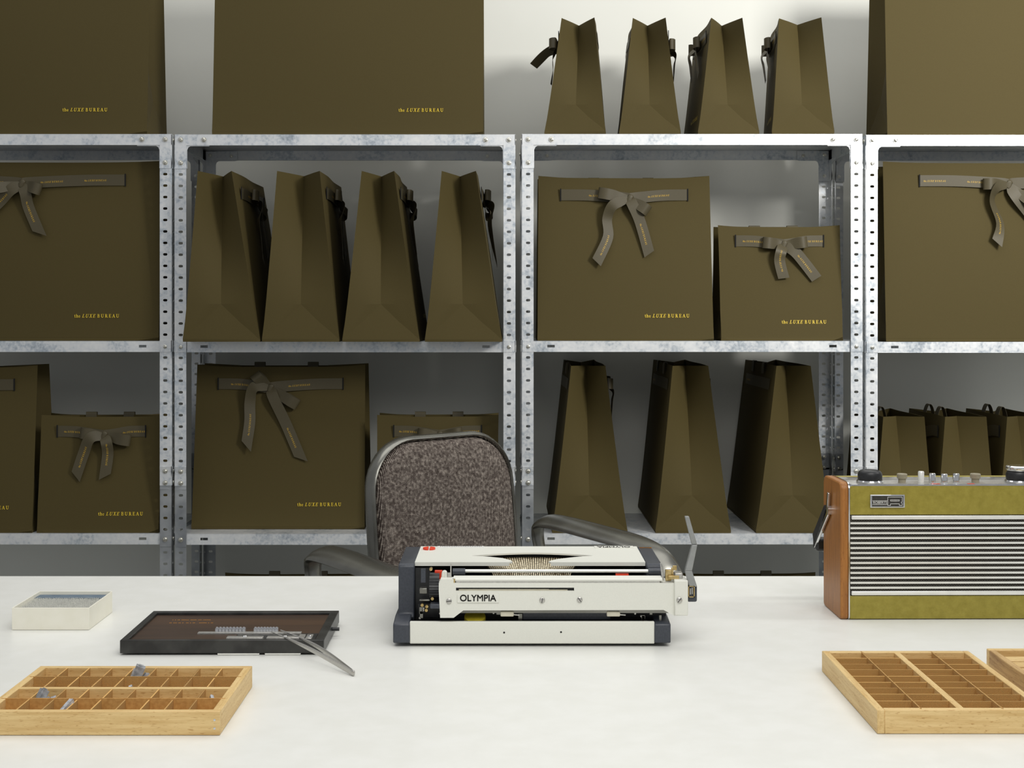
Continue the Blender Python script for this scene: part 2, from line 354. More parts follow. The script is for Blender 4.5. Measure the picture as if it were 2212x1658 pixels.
def post_mesh(z_lo, z_hi, anchor, sx, sy, skip, off=0):
    """L angle, outer corner at the origin, flanges towards +x*sx and +y*sy, slotted every PITCH"""
    mb = MB(); n0 = math.ceil((z_lo - anchor) / PITCH + .5); n1 = math.floor((z_hi - anchor) / PITCH - .5)
    for fl in (0, 1):
        def q(u, z): return (sx * u, -sy * off, z) if fl == 0 else (-sx * off, sy * u, z)
        za, zb = anchor + (n0 - .5) * PITCH, anchor + (n1 + .5) * PITCH
        for a, b in ((z_lo, za), (zb, z_hi)):
            if b - a > 1e-4: mb.add([q(0, a), q(PW, a), q(PW, b), q(0, b)], [[0, 1, 2, 3]])
        for k in range(n0, n1 + 1):
            z = anchor + k * PITCH
            if any(abs(z - s_) < PITCH * .4 for s_ in skip):
                mb.add([q(0, z - PITCH / 2), q(PW, z - PITCH / 2), q(PW, z + PITCH / 2), q(0, z + PITCH / 2)], [[0, 1, 2, 3]])
            else:
                c, f = slot_cell(PW * .52, z, PW / 2 , PITCH / 2, .0064, .0038)
                c = [(x - PW * .02 if abs(x - PW * .52) > PW * .499 else x, zz) for x, zz in c]
                mb.add([q(x, zz) for x, zz in c], f)
    return mb
Z = [1.670, 1.0615, .495, .08]
ANCH = PZ(352, SF_Y)
def post(root, cx, cy, sx, sy):
    zs = PZ(1043, SF_Y) - .008
    skip = [PZ(p, SF_Y) for p in (302, 327, 352, 748, 1018, 1043, 1165)]
    up = post_mesh(zs, Z[0], ANCH, sx, sy, skip, 0.0016)
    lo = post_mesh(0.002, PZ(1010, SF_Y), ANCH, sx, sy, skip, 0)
    for mb in (up, lo):
        me = bpy.data.meshes.new('post'); me.from_pydata(mb.v, [], mb.f); bm = bmesh.new(); bm.from_mesh(me)
        bmesh.ops.remove_doubles(bm, verts=bm.verts, dist=1e-5); bm.normal_update()
        for f in bm.faces:
            nn = f.normal; out = -sy * nn.y if abs(nn.y) > .5 else -sx * nn.x
            if out < 0: f.normal_flip()
        geo = bm.faces[:]; bmesh.ops.solidify(bm, geom=geo, thickness=TH)
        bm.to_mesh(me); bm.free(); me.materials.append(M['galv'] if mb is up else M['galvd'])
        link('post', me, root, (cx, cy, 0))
bolt_me = MB().lathe([(.0075, 0), (.0075, .001), (.0058, .001), (.0056, .0032), (.003, .0045)], n=12)
bolt_me.box(-.005, .005, -.0007, .0007, .0042, .0048); bolt_me = bolt_me.mesh('bolt', 'bolt', 40)
nut_me = MB().lathe([(.006, 0), (.006, .005), (.003, .005), (.003, .012), (.0028, .012)], n=6).mesh('nut', 'bolt')
def bolt(root, x, y, z, face='-y', nut=False):
    rt = {'-y': (R(90), random.random() * 3, 0), '+x': (0, R(90), 0), '-x': (0, R(-90), 0), '+y': (R(-90), 0, 0)}[face]
    o = link('nut' if nut else 'bolt', nut_me if nut else bolt_me, root, (x, y, z)); o.rotation_mode = 'XYZ'
    if face == '-y':
        o.rotation_mode = 'QUATERNION'; o.rotation_quaternion = Matrix.Rotation(R(90), 3, 'X').to_quaternion() @ Matrix.Rotation(random.random() * 3, 3, 'Z').to_quaternion()
    else: o.rotation_euler = rt; o.scale = (1, 1, .72)
def shelf_unit(xl, dz, label):
    W = 1.0
    r = thing('shelving_unit', label, 'shelf', (xl, SF_Y, dz), 0, 'galvanised shelving units along the wall')
    for cx, sx in ((0, 1), (W, -1)):
        for cy, sy in ((0, 1), (SD, -1)): post(r, cx, cy, sx, sy)
    for i, z in enumerate(Z):
        top = i == 0; g = -.0012 if top else .003; x0, x1, y0, y1 = g, W - g, g, SD - g
        L = .031; mb = MB()
        mb.box(x0, x1, y0, y1, z - .0012, z)
        if not top:        # corners of lower shelves sit inside the posts
            pass
        # front and back lips with a slot near each end
        for y in (y0, y1 - .0012):
            ya, yb = y, y + .0012
            if top: mb.box(x0, x1, ya, yb, z - L, z - .001)
            else:
                sl = [(x0 + .082, .011), (x1 - .082, .011)]; xs = x0
                for c, hw in sl:
                    mb.box(xs, c - hw, ya, yb, z - L, z - .001); mb.box(c - hw, c + hw, ya, yb, z - L, z - .019); mb.box(c - hw, c + hw, ya, yb, z - .0115, z - .001); xs = c + hw
                mb.box(xs, x1, ya, yb, z - L, z - .001)
            d = 1 if y == y0 else -1
            mb.box(x0, x1, min(ya, ya + d * .009), max(ya, ya + d * .009), z - L - .0012, z - L)
        for x in (x0, x1 - .0012): mb.box(x, x + .0012, y0, y1, z - L, z - .001)
        mb.build('shelf', 'galv', r)
        yf = -.0032 if top else -.0018
        zb = PZ(302, SF_Y) if top else z - .0165
        for x in (.0175, W - .0175):
            bolt(r, x, yf, zb)
            bolt(r, x, SD - .006, zb, '-y', True)
        if top:
            for x in (.086, W - .086):
                bolt(r, x, yf, zb); bolt(r, x, SD - .0065, zb - .0025, '-y', True)
            for x in (.0175, W - .0175): bolt(r, x, -.0022, PZ(352, SF_Y)); bolt(r, x, SD - .006, PZ(352, SF_Y), '-y', True)
        for y in (.02, SD - .02):
            bolt(r, -.0012, y, zb, '-x'); bolt(r, W + .0012, y, zb, '+x')
    for zz in (PZ(1018, SF_Y), PZ(1043, SF_Y)):
        for x in (.0175, W - .0175): bolt(r, x, -.0018, zz); bolt(r, x, SD - .006, zz, '-y', True)
        for y in (.02, SD - .02): bolt(r, -.0012, y, zz, '-x'); bolt(r, W + .0012, y, zz, '+x')
    # corner plates under the top shelf, front and back
    for x, sx in ((.0, 1), (W, -1)):
        for y, yy in ((.002, .0034), (SD - .0054, SD - .004)):
            pl = [(x + sx * .003, Z[0] - .003), (x + sx * .105, Z[0] - .003), (x + sx * .105, Z[0] - .030), (x + sx * .1, Z[0] - .0345), (x + sx * .045, Z[0] - .0345),
                  (x + sx * .039, Z[0] - .038), (x + sx * .0355, Z[0] - .046), (x + sx * .0355, Z[0] - .1), (x + sx * .003, Z[0] - .1)]
            MB().prism(pl, y, yy, 'y').build('corner_plate', 'galv', r)
        pl = [(.003, Z[0] - .034), (.11, Z[0] - .034), (.1, Z[0] - .039), (.04, Z[0] - .05), (.036, Z[0] - .1), (.003, Z[0] - .1)]
        xa = x + sx * .002
        MB().prism(pl, xa, xa + sx * .0014, 'x').build('corner_plate', 'galv', r)
        MB().prism([(SD - a, b) for a, b in pl], xa, xa + sx * .0014, 'x').build('corner_plate', 'galv', r)
UX = [PX(370, SF_Y) - 1.0, PX(378, SF_Y), PX(1128, SF_Y), PX(1871, SF_Y)]
shelf_unit(UX[0], .0010, 'galvanised steel shelving unit at the left edge of the photo')
shelf_unit(UX[1], 0, 'galvanised steel shelving unit directly behind the tweed chair')
shelf_unit(UX[2], .0012, 'galvanised steel shelving unit right of the chair with four small bags on top')
shelf_unit(UX[3], -.0015, 'galvanised steel shelving unit at the right edge behind the radio')

# ------------------------------------------------------------------ gift bags
def bag(label, group, kind, xc, yf, zb, face=0, yaw=0, lean=0, dt=None, bow='A', logo=True, handles=True, h=None, knot=0):
    """face 0: front panel towards the camera, +1 / -1: front panel towards +x / -x, gusset to the camera.
    yf is the y of the side nearest the camera."""
    w_, h0, d = {'XL': (.80, .535, .235), 'L': (.52, .492, .222), 'S': (.36, .343, .180), 'T': (.46, .262, .18)}[kind]
    h = h or h0; dt = dt or d * (.46 if kind != 'XL' else .66)
    dep = d if face == 0 else w_
    root = thing('gift_bag', label, 'bag', (xc, yf + dep / 2, zb), {0: 0, 1: R(90), -1: R(-90)}[face] + R(yaw), group)
    hf = d * .49; amp = .004 * w_ / .5; wt = .985 if kind != 'XL' else .996; lean = lean * (1 if face == 0 else face)
    sag = (.007 if kind == 'L' else .005) if face == 0 else 0
    def hw(z): return w_ / 2 * (1 + (wt - 1) * z / h)
    def half(z): return d / 2 + (dt / 2 - d / 2) * (z / h) ** .93
    def ctr(z): return lean * (z / h)
    def yface(x, z, s=-1):
        tx = max(0, min(1, (x / hw(z) + 1) / 2)); tz = z / h
        return ctr(z) + s * (half(z) + amp * math.sin(math.pi * tx) * math.sin(math.pi * min(1, tz * 1.0)) + .004 * math.sin(math.pi * 2 * tx) * tz * tz * (1 if s < 0 else -1) * math.sin(math.pi * tx))
    zs = [0, hf] + [hf + (h - hf) * k / 16 for k in range(1, 17)]; NX = 12
    mb = MB()
    for s in (-1, 1):
        vs = [((2 * i / NX - 1) * hw(z), yface((2 * i / NX - 1) * hw(z), z, s), z - sag * (1 - abs(2 * i / NX - 1) ** 5) * (z / h) ** 6) for z in zs for i in range(NX + 1)]
        mb.add(vs, [[k * (NX + 1) + i, k * (NX + 1) + i + 1, (k + 1) * (NX + 1) + i + 1, (k + 1) * (NX + 1) + i] for k in range(len(zs) - 1) for i in range(NX)])
    gl = d / 2
    for s in (-1, 1):
        def cen(z):
            k = (z - hf) / (h - hf); ins = math.sqrt(max(gl ** 2 - half(z) ** 2, 0)) * (.25 + .9 * k)
            return Vector((s * (hw(z) - max(.002, ins * 1.05)), ctr(z), z - .004 * k))
        for fs_ in (-1, 1):
            E = lambda z: Vector((s * hw(z), ctr(z) + fs_ * half(z), z))
            vs = []; n = 4
            for z in zs[1:]:
                a, c = E(z), cen(z)
                for j in range(n + 1):
                    q = a.lerp(c, j / n); q.x += s * .003 * math.sin(math.pi * j / n) * ((z - hf) / (h - hf)); vs.append(q)
            m = len(zs) - 1
            mb.add(vs, [[k * (n + 1) + i, k * (n + 1) + i + 1, (k + 1) * (n + 1) + i + 1, (k + 1) * (n + 1) + i] for k in range(m - 1) for i in range(n)])
            A = Vector((s * hw(0), fs_ * half(0), 0)); mid = Vector((s * (hw(0)), 0, 0))
            C = cen(hf); F = [E(hf).lerp(C, j / n) + (Vector((s * .003 * math.sin(math.pi * j / n) * 0, 0, 0))) for j in range(n + 1)]
            mb.add([A] + F, [[0, j + 1, j + 2] for j in range(n)])
            mb.add([A, mid, C], [[0, 1, 2]])
    c0 = [(-w_ / 2, -d / 2, 0), (w_ / 2, -d / 2, 0), (w_ / 2, d / 2, 0), (-w_ / 2, d / 2, 0)]
    mb.add(c0, [[0, 1, 2, 3]])
    o = mb.build('bag_body', 'paper', root, smooth=8, merge=True); solid(o, .0011, -1, 7.5)
    # ribbon
    rw = .033; sl = w_ * .365; zt = h - (.058 if kind != 'S' else .047); e = .0035
    def P(x, z, n): return Vector((x, yface(x, z) - n, z))
    def strip(name, ctrs, wds, n_=None, parent=root, width=rw, text=None):
        CC = catmull(ctrs, 6); WW = catmull(wds, 6)
        vs = []; 
        for c, q in zip(CC, WW):
            q = q.normalized() * width / 2; vs += [c - q, c, c + q]
        f = []
        for i in range(len(CC) - 1): f += [[3 * i, 3 * i + 1, 3 * i + 4, 3 * i + 3], [3 * i + 1, 3 * i + 2, 3 * i + 5, 3 * i + 4]]
        o = MB().add(vs, f).build(name, 'ribbon', parent, smooth=60); solid(o, .0005, 0)
        if text:
            acc = [0]
            for i in range(1, len(CC)): acc.append(acc[-1] + (CC[i] - CC[i - 1]).length)
            def mapf(u0, flip, lift):
                def fn(u, v):
                    s_ = u0 + (u if not flip else -u); s_ = max(0, min(acc[-1] - 1e-6, s_)); i = 0
                    while acc[i + 1] < s_: i += 1
                    t = (s_ - acc[i]) / (acc[i + 1] - acc[i]); c = CC[i].lerp(CC[i + 1], t); q = WW[i].lerp(WW[i + 1], t).normalized()
                    tan = (CC[i + 1] - CC[i]).normalized(); nn = tan.cross(q).normalized()
                    if nn.y > 0: nn = -nn
                    vv = (v - .0035) * (1 if not flip else -1); return c + q * vv + nn * lift
                return fn
            for u0, flip in text:
                print_line('ribbon_lettering', 'goldr', o, .067, mapf(u0, flip, .0009))
        return o
    K = Vector((w_ * .03 + knot, 0, 0)).x; zk = zt - .012
    Zu = Vector((0, 0, 1))
    for s in (-1, 1):
        ctr_ = [P(s * sl, zt, e), P(s * sl * .6 + K * .3, zt - .001, e + .002), P(K + s * .03, zk + .004, e + .006), P(K, zk, e + .009)]
        if s > 0: ctr_ = ctr_[::-1]
        L = sum((ctr_[i + 1] - ctr_[i]).length for i in range(3)); tx = []
        u = L - .122 if s < 0 else .055
        if bow:
            while 0 < u < L - .066: tx.append((u, False)); u += (-.128 if s < 0 else .128)
        strip('ribbon_band', ctr_, [Zu + Vector((0, 0, 0))] * 4, text=tx)
        a = P(s * sl, zt - rw / 2 - .002, .0012)
        MB().box(-.0018, .0018, -.0018, .0004, 0, rw + .004).build('slit', 'slit', root).location = (a.x, a.y, a.z)
    # band on the rear panel
    vs = []
    for i in range(7):
        x = (-1 + i / 3) * sl
        for dz_ in (-rw / 2, rw / 2): vs.append((x, yface(x, zt + dz_, 1) + .0015, zt + dz_))
    solid(MB().add(vs, [[2 * i, 2 * i + 1, 2 * i + 3, 2 * i + 2] for i in range(6)]).build('rear_band', 'ribbon', root), .0005, 0)
    if face != 0:
        kk = print_line('ribbon_lettering', 'goldr', root, .067, lambda u, v: Vector((sl * .85 - u, yface(sl * .85 - u, zt + v - .004, 1) + .0025, zt + v - .004)))
    # bow
    def loop(s, ln, tilt, drop, puff):
        c, si = math.cos(tilt), math.sin(tilt)
        o = P(K, zk, 0); pts, wd = [], []
        for k, (a, n_) in enumerate([(0, .012), (.3, .016), (.75, puff), (1, puff * .8), (1.02, puff * .45), (.8, .012), (.4, .0105), (0, .012)]):
            pts.append(o + Vector((s * a * ln * c, -n_, a * ln * si - drop * a)))
            f = 1 if k in (2, 3, 4, 5) else .75
            wd.append(Vector((-s * si * 1.0, .25 * (1 - f), c)))
        WW = catmull(wd, 6); CC = catmull(pts, 6); vs = []
        for i, (cc, q) in enumerate(zip(CC, WW)):
            t = i / (len(CC) - 1); width = rw * (.45 + .55 * min(1, 4.5 * min(t, 1 - t) + .0)); q = q.normalized() * width / 2; vs += [cc - q, cc, cc + q]
        f = []
        for i in range(len(CC) - 1): f += [[3 * i, 3 * i + 1, 3 * i + 4, 3 * i + 3], [3 * i + 1, 3 * i + 2, 3 * i + 5, 3 * i + 4]]
        solid(MB().add(vs, f).build('bow_loop', 'ribbon', root, smooth=60), .0005, 0)
    def tail(pts, cut, twist=0):
        # pts: offsets (dx, dz, n) from the knot
        C = [P(K + a, zk + b, n_) for a, b, n_ in pts]; W = []
        for i in range(len(C)):
            tn = (C[min(i + 1, len(C) - 1)] - C[max(i - 1, 0)]).normalized(); q = tn.cross(Vector((0, -1, 0))).normalized()
            tw = twist * math.sin(math.pi * i / (len(C) - 1)); W.append(q * math.cos(tw) + Vector((0, -1, 0)) * math.sin(tw) * .8)
        CC, WW = catmull(C, 6), catmull(W, 6); n = len(CC); vs = []
        Ltot = sum((CC[i + 1] - CC[i]).length for i in range(n - 1))
        for i, (c, q) in enumerate(zip(CC, WW)):
            tt = i / (n - 1); wd = rw * min(1, .4 + 3.5 * tt); q = q.normalized() * wd / 2; vs += [c - q, c, c + q]
        tn = (CC[-1] - CC[-2]).normalized(); vs[-3] = vs[-3] + tn * (cut if cut > 0 else 0); vs[-1] = vs[-1] + tn * (-cut if cut < 0 else 0); vs[-2] = vs[-2] + tn * abs(cut) / 2
        f = []
        for i in range(n - 1): f += [[3 * i, 3 * i + 1, 3 * i + 4, 3 * i + 3], [3 * i + 1, 3 * i + 2, 3 * i + 5, 3 * i + 4]]
        o = MB().add(vs, f).build('ribbon_tail', 'ribbon', root, smooth=60); solid(o, .0005, 0)
        acc = [0]
        for i in range(1, n): acc.append(acc[-1] + (CC[i] - CC[i - 1]).length)
        if acc[-1] > .1:
            down = pts[-1][0] > 0
            u0 = acc[-1] - .088 if down else acc[-1] - .018
            def fn(u, v):
                s_ = u0 + (u if down else -u); s_ = max(0, min(acc[-1] - 1e-6, s_)); i = 0
                while acc[i + 1] < s_: i += 1
                t = (s_ - acc[i]) / (acc[i + 1] - acc[i]); c = CC[i].lerp(CC[i + 1], t); q = WW[i].lerp(WW[i + 1], t).normalized()
                nn = (CC[i + 1] - CC[i]).normalized().cross(q)
                if nn.y > 0: nn = -nn
                if q.x < 0: q = -q
                return c + q * ((v - .0035) * (1 if down else -1)) + nn * .0009
            print_line('ribbon_lettering', 'goldr', o, .067, fn)
    if bow:
        spec = {
         'A': ([(-1, .092, .18, 0, .03), (1, .066, -.62, 0, .034)], [([(0, 0, .012), (-.05, -.02, .03), (-.068, -.06, .014), (-.066, -.115, .012), (-.098, -.185, .016)], .012, .5), ([(0, 0, .012), (.008, -.02, .022), (.03, -.07, .014), (.055, -.16, .008)], -.012, .1)]),
         'B': ([(-1, .062, .10, 0, .03), (1, .066, .12, 0, .03)], [([(0, 0, .012), (-.012, -.02, .03), (-.016, -.05, .022), (-.004, -.098, .014)], .004, .1), ([(0, 0, .012), (.03, -.02, .02), (.06, -.055, .015), (.094, -.1, .01)], .003, .05)]),
         'C': ([(-1, .075, .95, .02, .036), (1, .095, -.55, 0, .03)], [([(0, 0, .012), (-.045, .004, .03), (-.06, -.04, .014), (-.06, -.1, .01), (-.066, -.16, .016)], .03, .4), ([(0, 0, .012), (.012, -.03, .02), (.05, -.11, .009), (.09, -.2, .007)], .03, .05)]),
         'D': ([(-1, .066, .14, 0, .03), (1, .078, -.18, 0, .03)], [([(0, 0, .012), (-.035, -.005, .028), (-.056, -.05, .016), (-.076, -.11, .01)], .022, .1), ([(0, 0, .012), (.012, -.02, .026), (.014, -.055, .014), (.008, -.11, .01)], -.022, .15)]),
         'E': ([(-1, .1, -.22, 0, .04), (1, .06, -.32, 0, .034)], [([(0, 0, .012), (-.03, -.02, .02), (-.06, -.05, .012), (-.1, -.09, .01)], .02, .1), ([(0, 0, .012), (.014, -.03, .02), (.022, -.07, .012), (.05, -.135, .01)], .03, .1)]),
         'F': ([(-1, .075, -.0, 0, .032), (1, .11, -.75, 0, .04)], [([(0, 0, .012), (-.04, -.01, .03), (-.052, -.05, .014), (-.03, -.115, .012), (-.04, -.165, .018)], .02, .9), ([(0, 0, .012), (.02, -.04, .02), (.06, -.09, .012), (.1, -.15, .01)], .03, .1)]),
         'G': ([(-1, .05, .3, 0, .034), (1, .05, .2, 0, .034)], [([(0, 0, .012), (.02, -.03, .02), (.03, -.07, .012), (.05, -.11, .01)], .02, .1)]),
        }[bow]
        for lp in spec[0]: loop(lp[0], lp[1], lp[2] * lp[0] * (1 if lp[0] > 0 else -1) * (1), lp[3], lp[4])
        for tl in spec[1]: tail(*tl)
        if bow == 'G': strip('ribbon_tail', [P(K, zk, .014), P(K, zk - .006, .034), P(K, zk - .024, .054), P(K + .004, zk - .052, .076)], [Vector((.5, 0, .8)), Vector((.5, 0, .8)), Vector((.55, -.3, .6)), Vector((.6, -.5, .3))])
        kc = P(K, zk, .014)
        kb = MB().lathe([(.004, -.0125), (.0075, -.011), (.0092, -.004), (.0082, .003), (.0088, .009), (.005, .0125)], n=7)
        o = kb.build('bow_knot', 'ribbon', root, smooth=50); o.location = kc; o.scale = (1, .55, 1); o.rotation_euler = (0, .45, 0)
    if logo:
        lw = .135; off = .068 if kind == 'L' else (.045 if kind == 'S' else .115); zb_ = .068 if kind != 'S' else .05
        x0 = w_ / 2 - off - lw
        print_line('lettering', 'gold', root, lw, lambda u, v: P(x0 + u, zb_ + v, .0022))
    if handles:
        for s in (-1, 1):
            xh = s * w_ * .16
            pts = [(xh, ctr(h) + dt / 2 - .006, h - .02), (xh, ctr(h) + dt / 2 - .004, h + .001), (xh, ctr(h) + dt / 2 + .001, h + .0035), (xh, ctr(h) + dt / 2 + .006, h), (xh, ctr(h) + dt / 2 + .0085, h - .03)]
            if kind == 'S' and face != 0: pts = [(xh, ctr(h) - dt / 2 + .008, h - .05), (xh, ctr(h) - dt / 2 + .014, h + .001), (xh + .002, ctr(h) - dt / 2 + .024, h + .022), (xh, ctr(h) - dt / 2 + .036, h + .006), (xh, ctr(h) - dt / 2 + .045, h - .05)]
            CC = catmull(pts, 5); vs = []
            for c in CC: vs += [c - Vector((rw / 2, 0, 0)), c + Vector((rw / 2, 0, 0))]
            solid(MB().add(vs, [[2 * i, 2 * i + 1, 2 * i + 3, 2 * i + 2] for i in range(len(CC) - 1)]).build('handle', 'ribbon', root, smooth=60), .0005, 0)
    return root
E_ = .0008
zt0, zt1, zt2, zt3 = [z + E_ for z in Z]
YF = 3.962
gx = 'extra large gift bags on the top and middle shelves'
bag('extra large olive paper gift bag on top of the leftmost shelving unit', gx, 'XL', PX(319, YF) - .402, YF, zt0 + .001, bow=None)
bag('extra large olive paper gift bag on top of the unit behind the chair, facing front', gx, 'XL', PX(751, YF) , YF, zt0, bow=None)
bag('extra large olive paper gift bag at the top right corner of the photo', gx, 'XL', PX(1914, YF) + .404, YF, zt0 - .0013, bow=None)
bag('extra large olive gift bag with bow on the middle shelf at the left edge', gx, 'XL', PX(340, YF) - .396, YF, zt1 + .001, bow='E', knot=-.035)
bag('extra large olive gift bag with bow on the middle shelf at the right edge', gx, 'XL', PX(1912, YF) + .403, YF, zt1 - .0013, bow='F', knot=-.055)
gl_ = 'large gift bags facing front'
bag('large olive gift bag with ribbon bow on the middle shelf, facing front', gl_, 'L', PX(1351.5, YF), YF, zt1 + .0012, bow='A', lean=0)
bag('large olive gift bag with ribbon bow on the bottom shelf, left of the chair', gl_, 'L', PX(601, 4.04), 4.035, zt2, bow='C', knot=-.045)
bag('large olive gift bag cut by the left edge on the bottom shelf', gl_, 'L', PX(69, YF) - .26, YF, zt2 + .001, bow='A')
gs = 'small gift bags facing front'
bag('small olive gift bag with bow on the middle shelf, beside the large one', gs, 'S', PX(1557, YF) + .181, YF, zt1 + .0012, bow='B')
bag('small olive gift bag with bow on the bottom shelf at far left', gs, 'S', PX(82, YF) + .176, YF, zt2 + .001, bow='D')
bag('small olive gift bag half hidden behind the top of the tweed chair', gs, 'S', PX(944, 3.98), 3.98, zt2, bow='B', knot=-.005)
ge = 'large gift bags standing side-on on the middle shelf'
for (a, b, tc, dtp, lb) in [(395, 562, 463, 73, 'leftmost of the four large side-on gift bags, beside the steel post'), (566, 733, 644, 92, 'second from left of the four large side-on olive gift bags'),
                       (738, 908, 816, 70, 'third from left of the four large side-on olive gift bags'), (917, 1086, 991, 74, 'rightmost of the four large side-on gift bags, above the chair')]:
    yy = 3.865; ln = (tc - (a + b) / 2) / FPX * yy
    bag(lb, ge, 'L', PX((a + b) / 2, yy), yy, zt1, face=1, lean=-ln, dt=dtp / FPX * yy, bow='A', handles=False)
gf = 'small gift bags standing side-on on top of the shelving'
for (a, b, tc, dtp, fc, yw, lb) in [(1176, 1308, 1248.5, 71, -1, -5, 'small side-on gift bag with a ribbon tail sticking out left, top shelf'),
                                (1337, 1471, 1402.5, 71, 1, -3, 'second small side-on gift bag from the left on the top shelf'),
                                (1508, 1640, 1570.5, 67, -1, 0, 'third small side-on gift bag on the top shelf, left face turned to view'),
                                (1668, 1802, 1729, 90, -1, -6.5, 'small side-on gift bag rightmost on the top shelf, beside extra large one')]:
    yy = 3.955; ln = (tc - (a + b) / 2) / FPX * yy
    bag(lb, gf, 'S', PX((a + b) / 2, yy) + (.18 * math.sin(R(-yw))), yy, zt0 + .0012, face=fc, yaw=yw, lean=-ln, dt=dtp / FPX * yy, bow='G' if a == 1176 else 'B', handles=False)
gg = 'large gift bags standing side-on on the bottom shelf'
for (a, b, tc, dtp, lb) in [(1191, 1357, 1271, 74, 'left of the three large side-on gift bags, behind the chair arm'), (1415, 1580, 1492, 77, 'middle of the three large side-on gift bags on the bottom shelf'),
                       (1632, 1797, 1715, 74, 'right of the three large side-on gift bags, next to the radio')]:
    yy = 3.957; ln = (tc - (a + b) / 2) / FPX * yy
    bag(lb, gg, 'L', PX((a + b) / 2, yy), yy, zt2 + .0012, face=1, lean=-ln, dt=dtp / FPX * yy, bow='B', handles=True)
gh = 'small gift bags standing side-on above the radio'
for (c, lb) in [(1953, 'small side-on gift bag behind the radio, nearest the steel post'), (2087, 'small side-on gift bag behind the radio, in the middle of three'), (2221, 'small side-on gift bag behind the radio, at the right edge')]:
    yy = 3.975; bag(lb, gh, 'S', PX(c, yy), yy, zt2 - .0013, face=-1, dt=.122, bow=None, handles=True, logo=False)
bag('olive gift bag barely showing above the table edge, left of the chair', 'gift bags on the lowest shelf', 'T', PX(630, 4.02), 4.02, zt3, bow=None)
bag('olive gift bag barely showing above the table edge, right of the chair', 'gift bags on the lowest shelf', 'T', PX(1620, 4.02), 4.02, zt3 + .0012, bow=None)

# ------------------------------------------------------------------ chair
TH_ = R(42)
ch = thing('office_chair', 'vintage aluminium armchair with grey brown tweed back behind the typewriter', 'chair', (.027, 2.652, 0), TH_)
def outline(k=1.0, z0=.50, top=.886, hwid=.186, n=10):
    pts = []; rad = .105
    def hx(z): return hwid + .006 * math.sin(math.pi * min(1, max(0, (z - z0) / (top - z0)))) - .004
    for i in range(7): z = z0 + (top - rad - z0) * i / 6; pts.append((hx(z), z))
    for i in range(1, n + 1):
        a = math.pi / 2 * i / n; pts.append((hx(top - rad) - rad + rad * math.cos(a) , top - rad + rad * math.sin(a) * 1.0))
    full = pts + [(-x, z) for x, z in pts[::-1]]
    cx, cz = 0, (z0 + top) / 2
    return [((x - cx) * k + cx, (z - cz) * k + cz) for x, z in full]
def back_y(z): return .205 + (z - .5) * .10
mb = MB(); rings = [(1.0, .0), (.99, .010), (.965, .017), (.90, .022), (.75, .026), (.5, .028), (.2, .029)]
n = len(outline())
for k, off in rings: mb.add([(x, back_y(z) - off, z) for x, z in outline(k * .972)], [])
for k in range(len(rings) - 1): mb.f += [[k * n + i, k * n + (i + 1) % n, (k + 1) * n + (i + 1) % n, (k + 1) * n + i] for i in range(n)]
mb.f.append(list(range((len(rings) - 1) * n, len(rings) * n)))
mb.build('backrest', 'tweed', ch, smooth=60)
MB().sweep([(x, back_y(z) + .004, z) for x, z in outline(1.0)], (0, 1, 0), .017, .0065, closed=True, n=12).build('back_frame', 'alu', ch, smooth=60)
MB().add([(x, back_y(z) + .014, z) for x, z in outline(.985)] + [(x * .99, back_y(z) + .022, z) for x, z in outline(.95)], [[i, (i + 1) % n, (i + 1) % n + n, i + n] for i in range(n)] + [list(range(n, 2 * n))]).build('back_shell', 'alu', ch, smooth=30)
for sx, cx in ((1, .250), (-1, -.344)):
    pts = catmull([(cx, .185, .50), (cx, .196, .60), (cx, .208, .655), (cx, .198, .684), (cx, .15, .690), (cx, .02, .682), (cx, -.09, .672), (cx, -.15, .650), (cx, -.185, .60), (cx, -.195, .52), (cx - sx * .03, -.18, .44)], 5)
    m = len(pts); a = [.022 + .009 * min(1, max(0, (i - 8) / 8)) for i in range(m)]
    MB().sweep(pts, (1, 0, 0), a, [.0085] * m, n=14, roll=0.30 * 1).build('armrest', 'alu', ch, smooth=60)
    MB().sweep(catmull([(cx, .185, .52), (cx - sx * .01, .17, .46), (cx - sx * .06, .12, .425)], 5), (0, 1, 0), .02, .008).build('arm_bracket', 'alu', ch, smooth=60)
MB().box(-.27, .22, -.22, .2, .40, .47).build('seat', 'tweed', ch, bevel=.025, seg=4)
MB().cyl((-.03, 0, .1), (-.03, 0, .41), .025, 20).build('pedestal', 'alu', ch, smooth=40)
MB().sweep(catmull([(-.03, .08, .42), (-.03, .21, .42), (-.03, .245, .5), (-.03, .262, .62)], 5), (1, 0, 0), .03, .006).build('back_support', 'alu', ch, smooth=60)
for k in range(4):
    a = math.pi / 4 + k * math.pi / 2; c, s = math.cos(a), math.sin(a)
    MB().sweep([(-.03 + c * .02, s * .02, .12), (-.03 + c * .15, s * .15, .095), (-.03 + c * .3, s * .3, .03)], (-s, c, 0), [.022, .018, .014], [.018, .013, .01]).build('leg', 'alu', ch, smooth=60)
    MB().cyl((-.03 + c * .3, s * .3, 0), (-.03 + c * .3, s * .3, .03), .014, 14).build('foot', 'blk', ch, smooth=40)

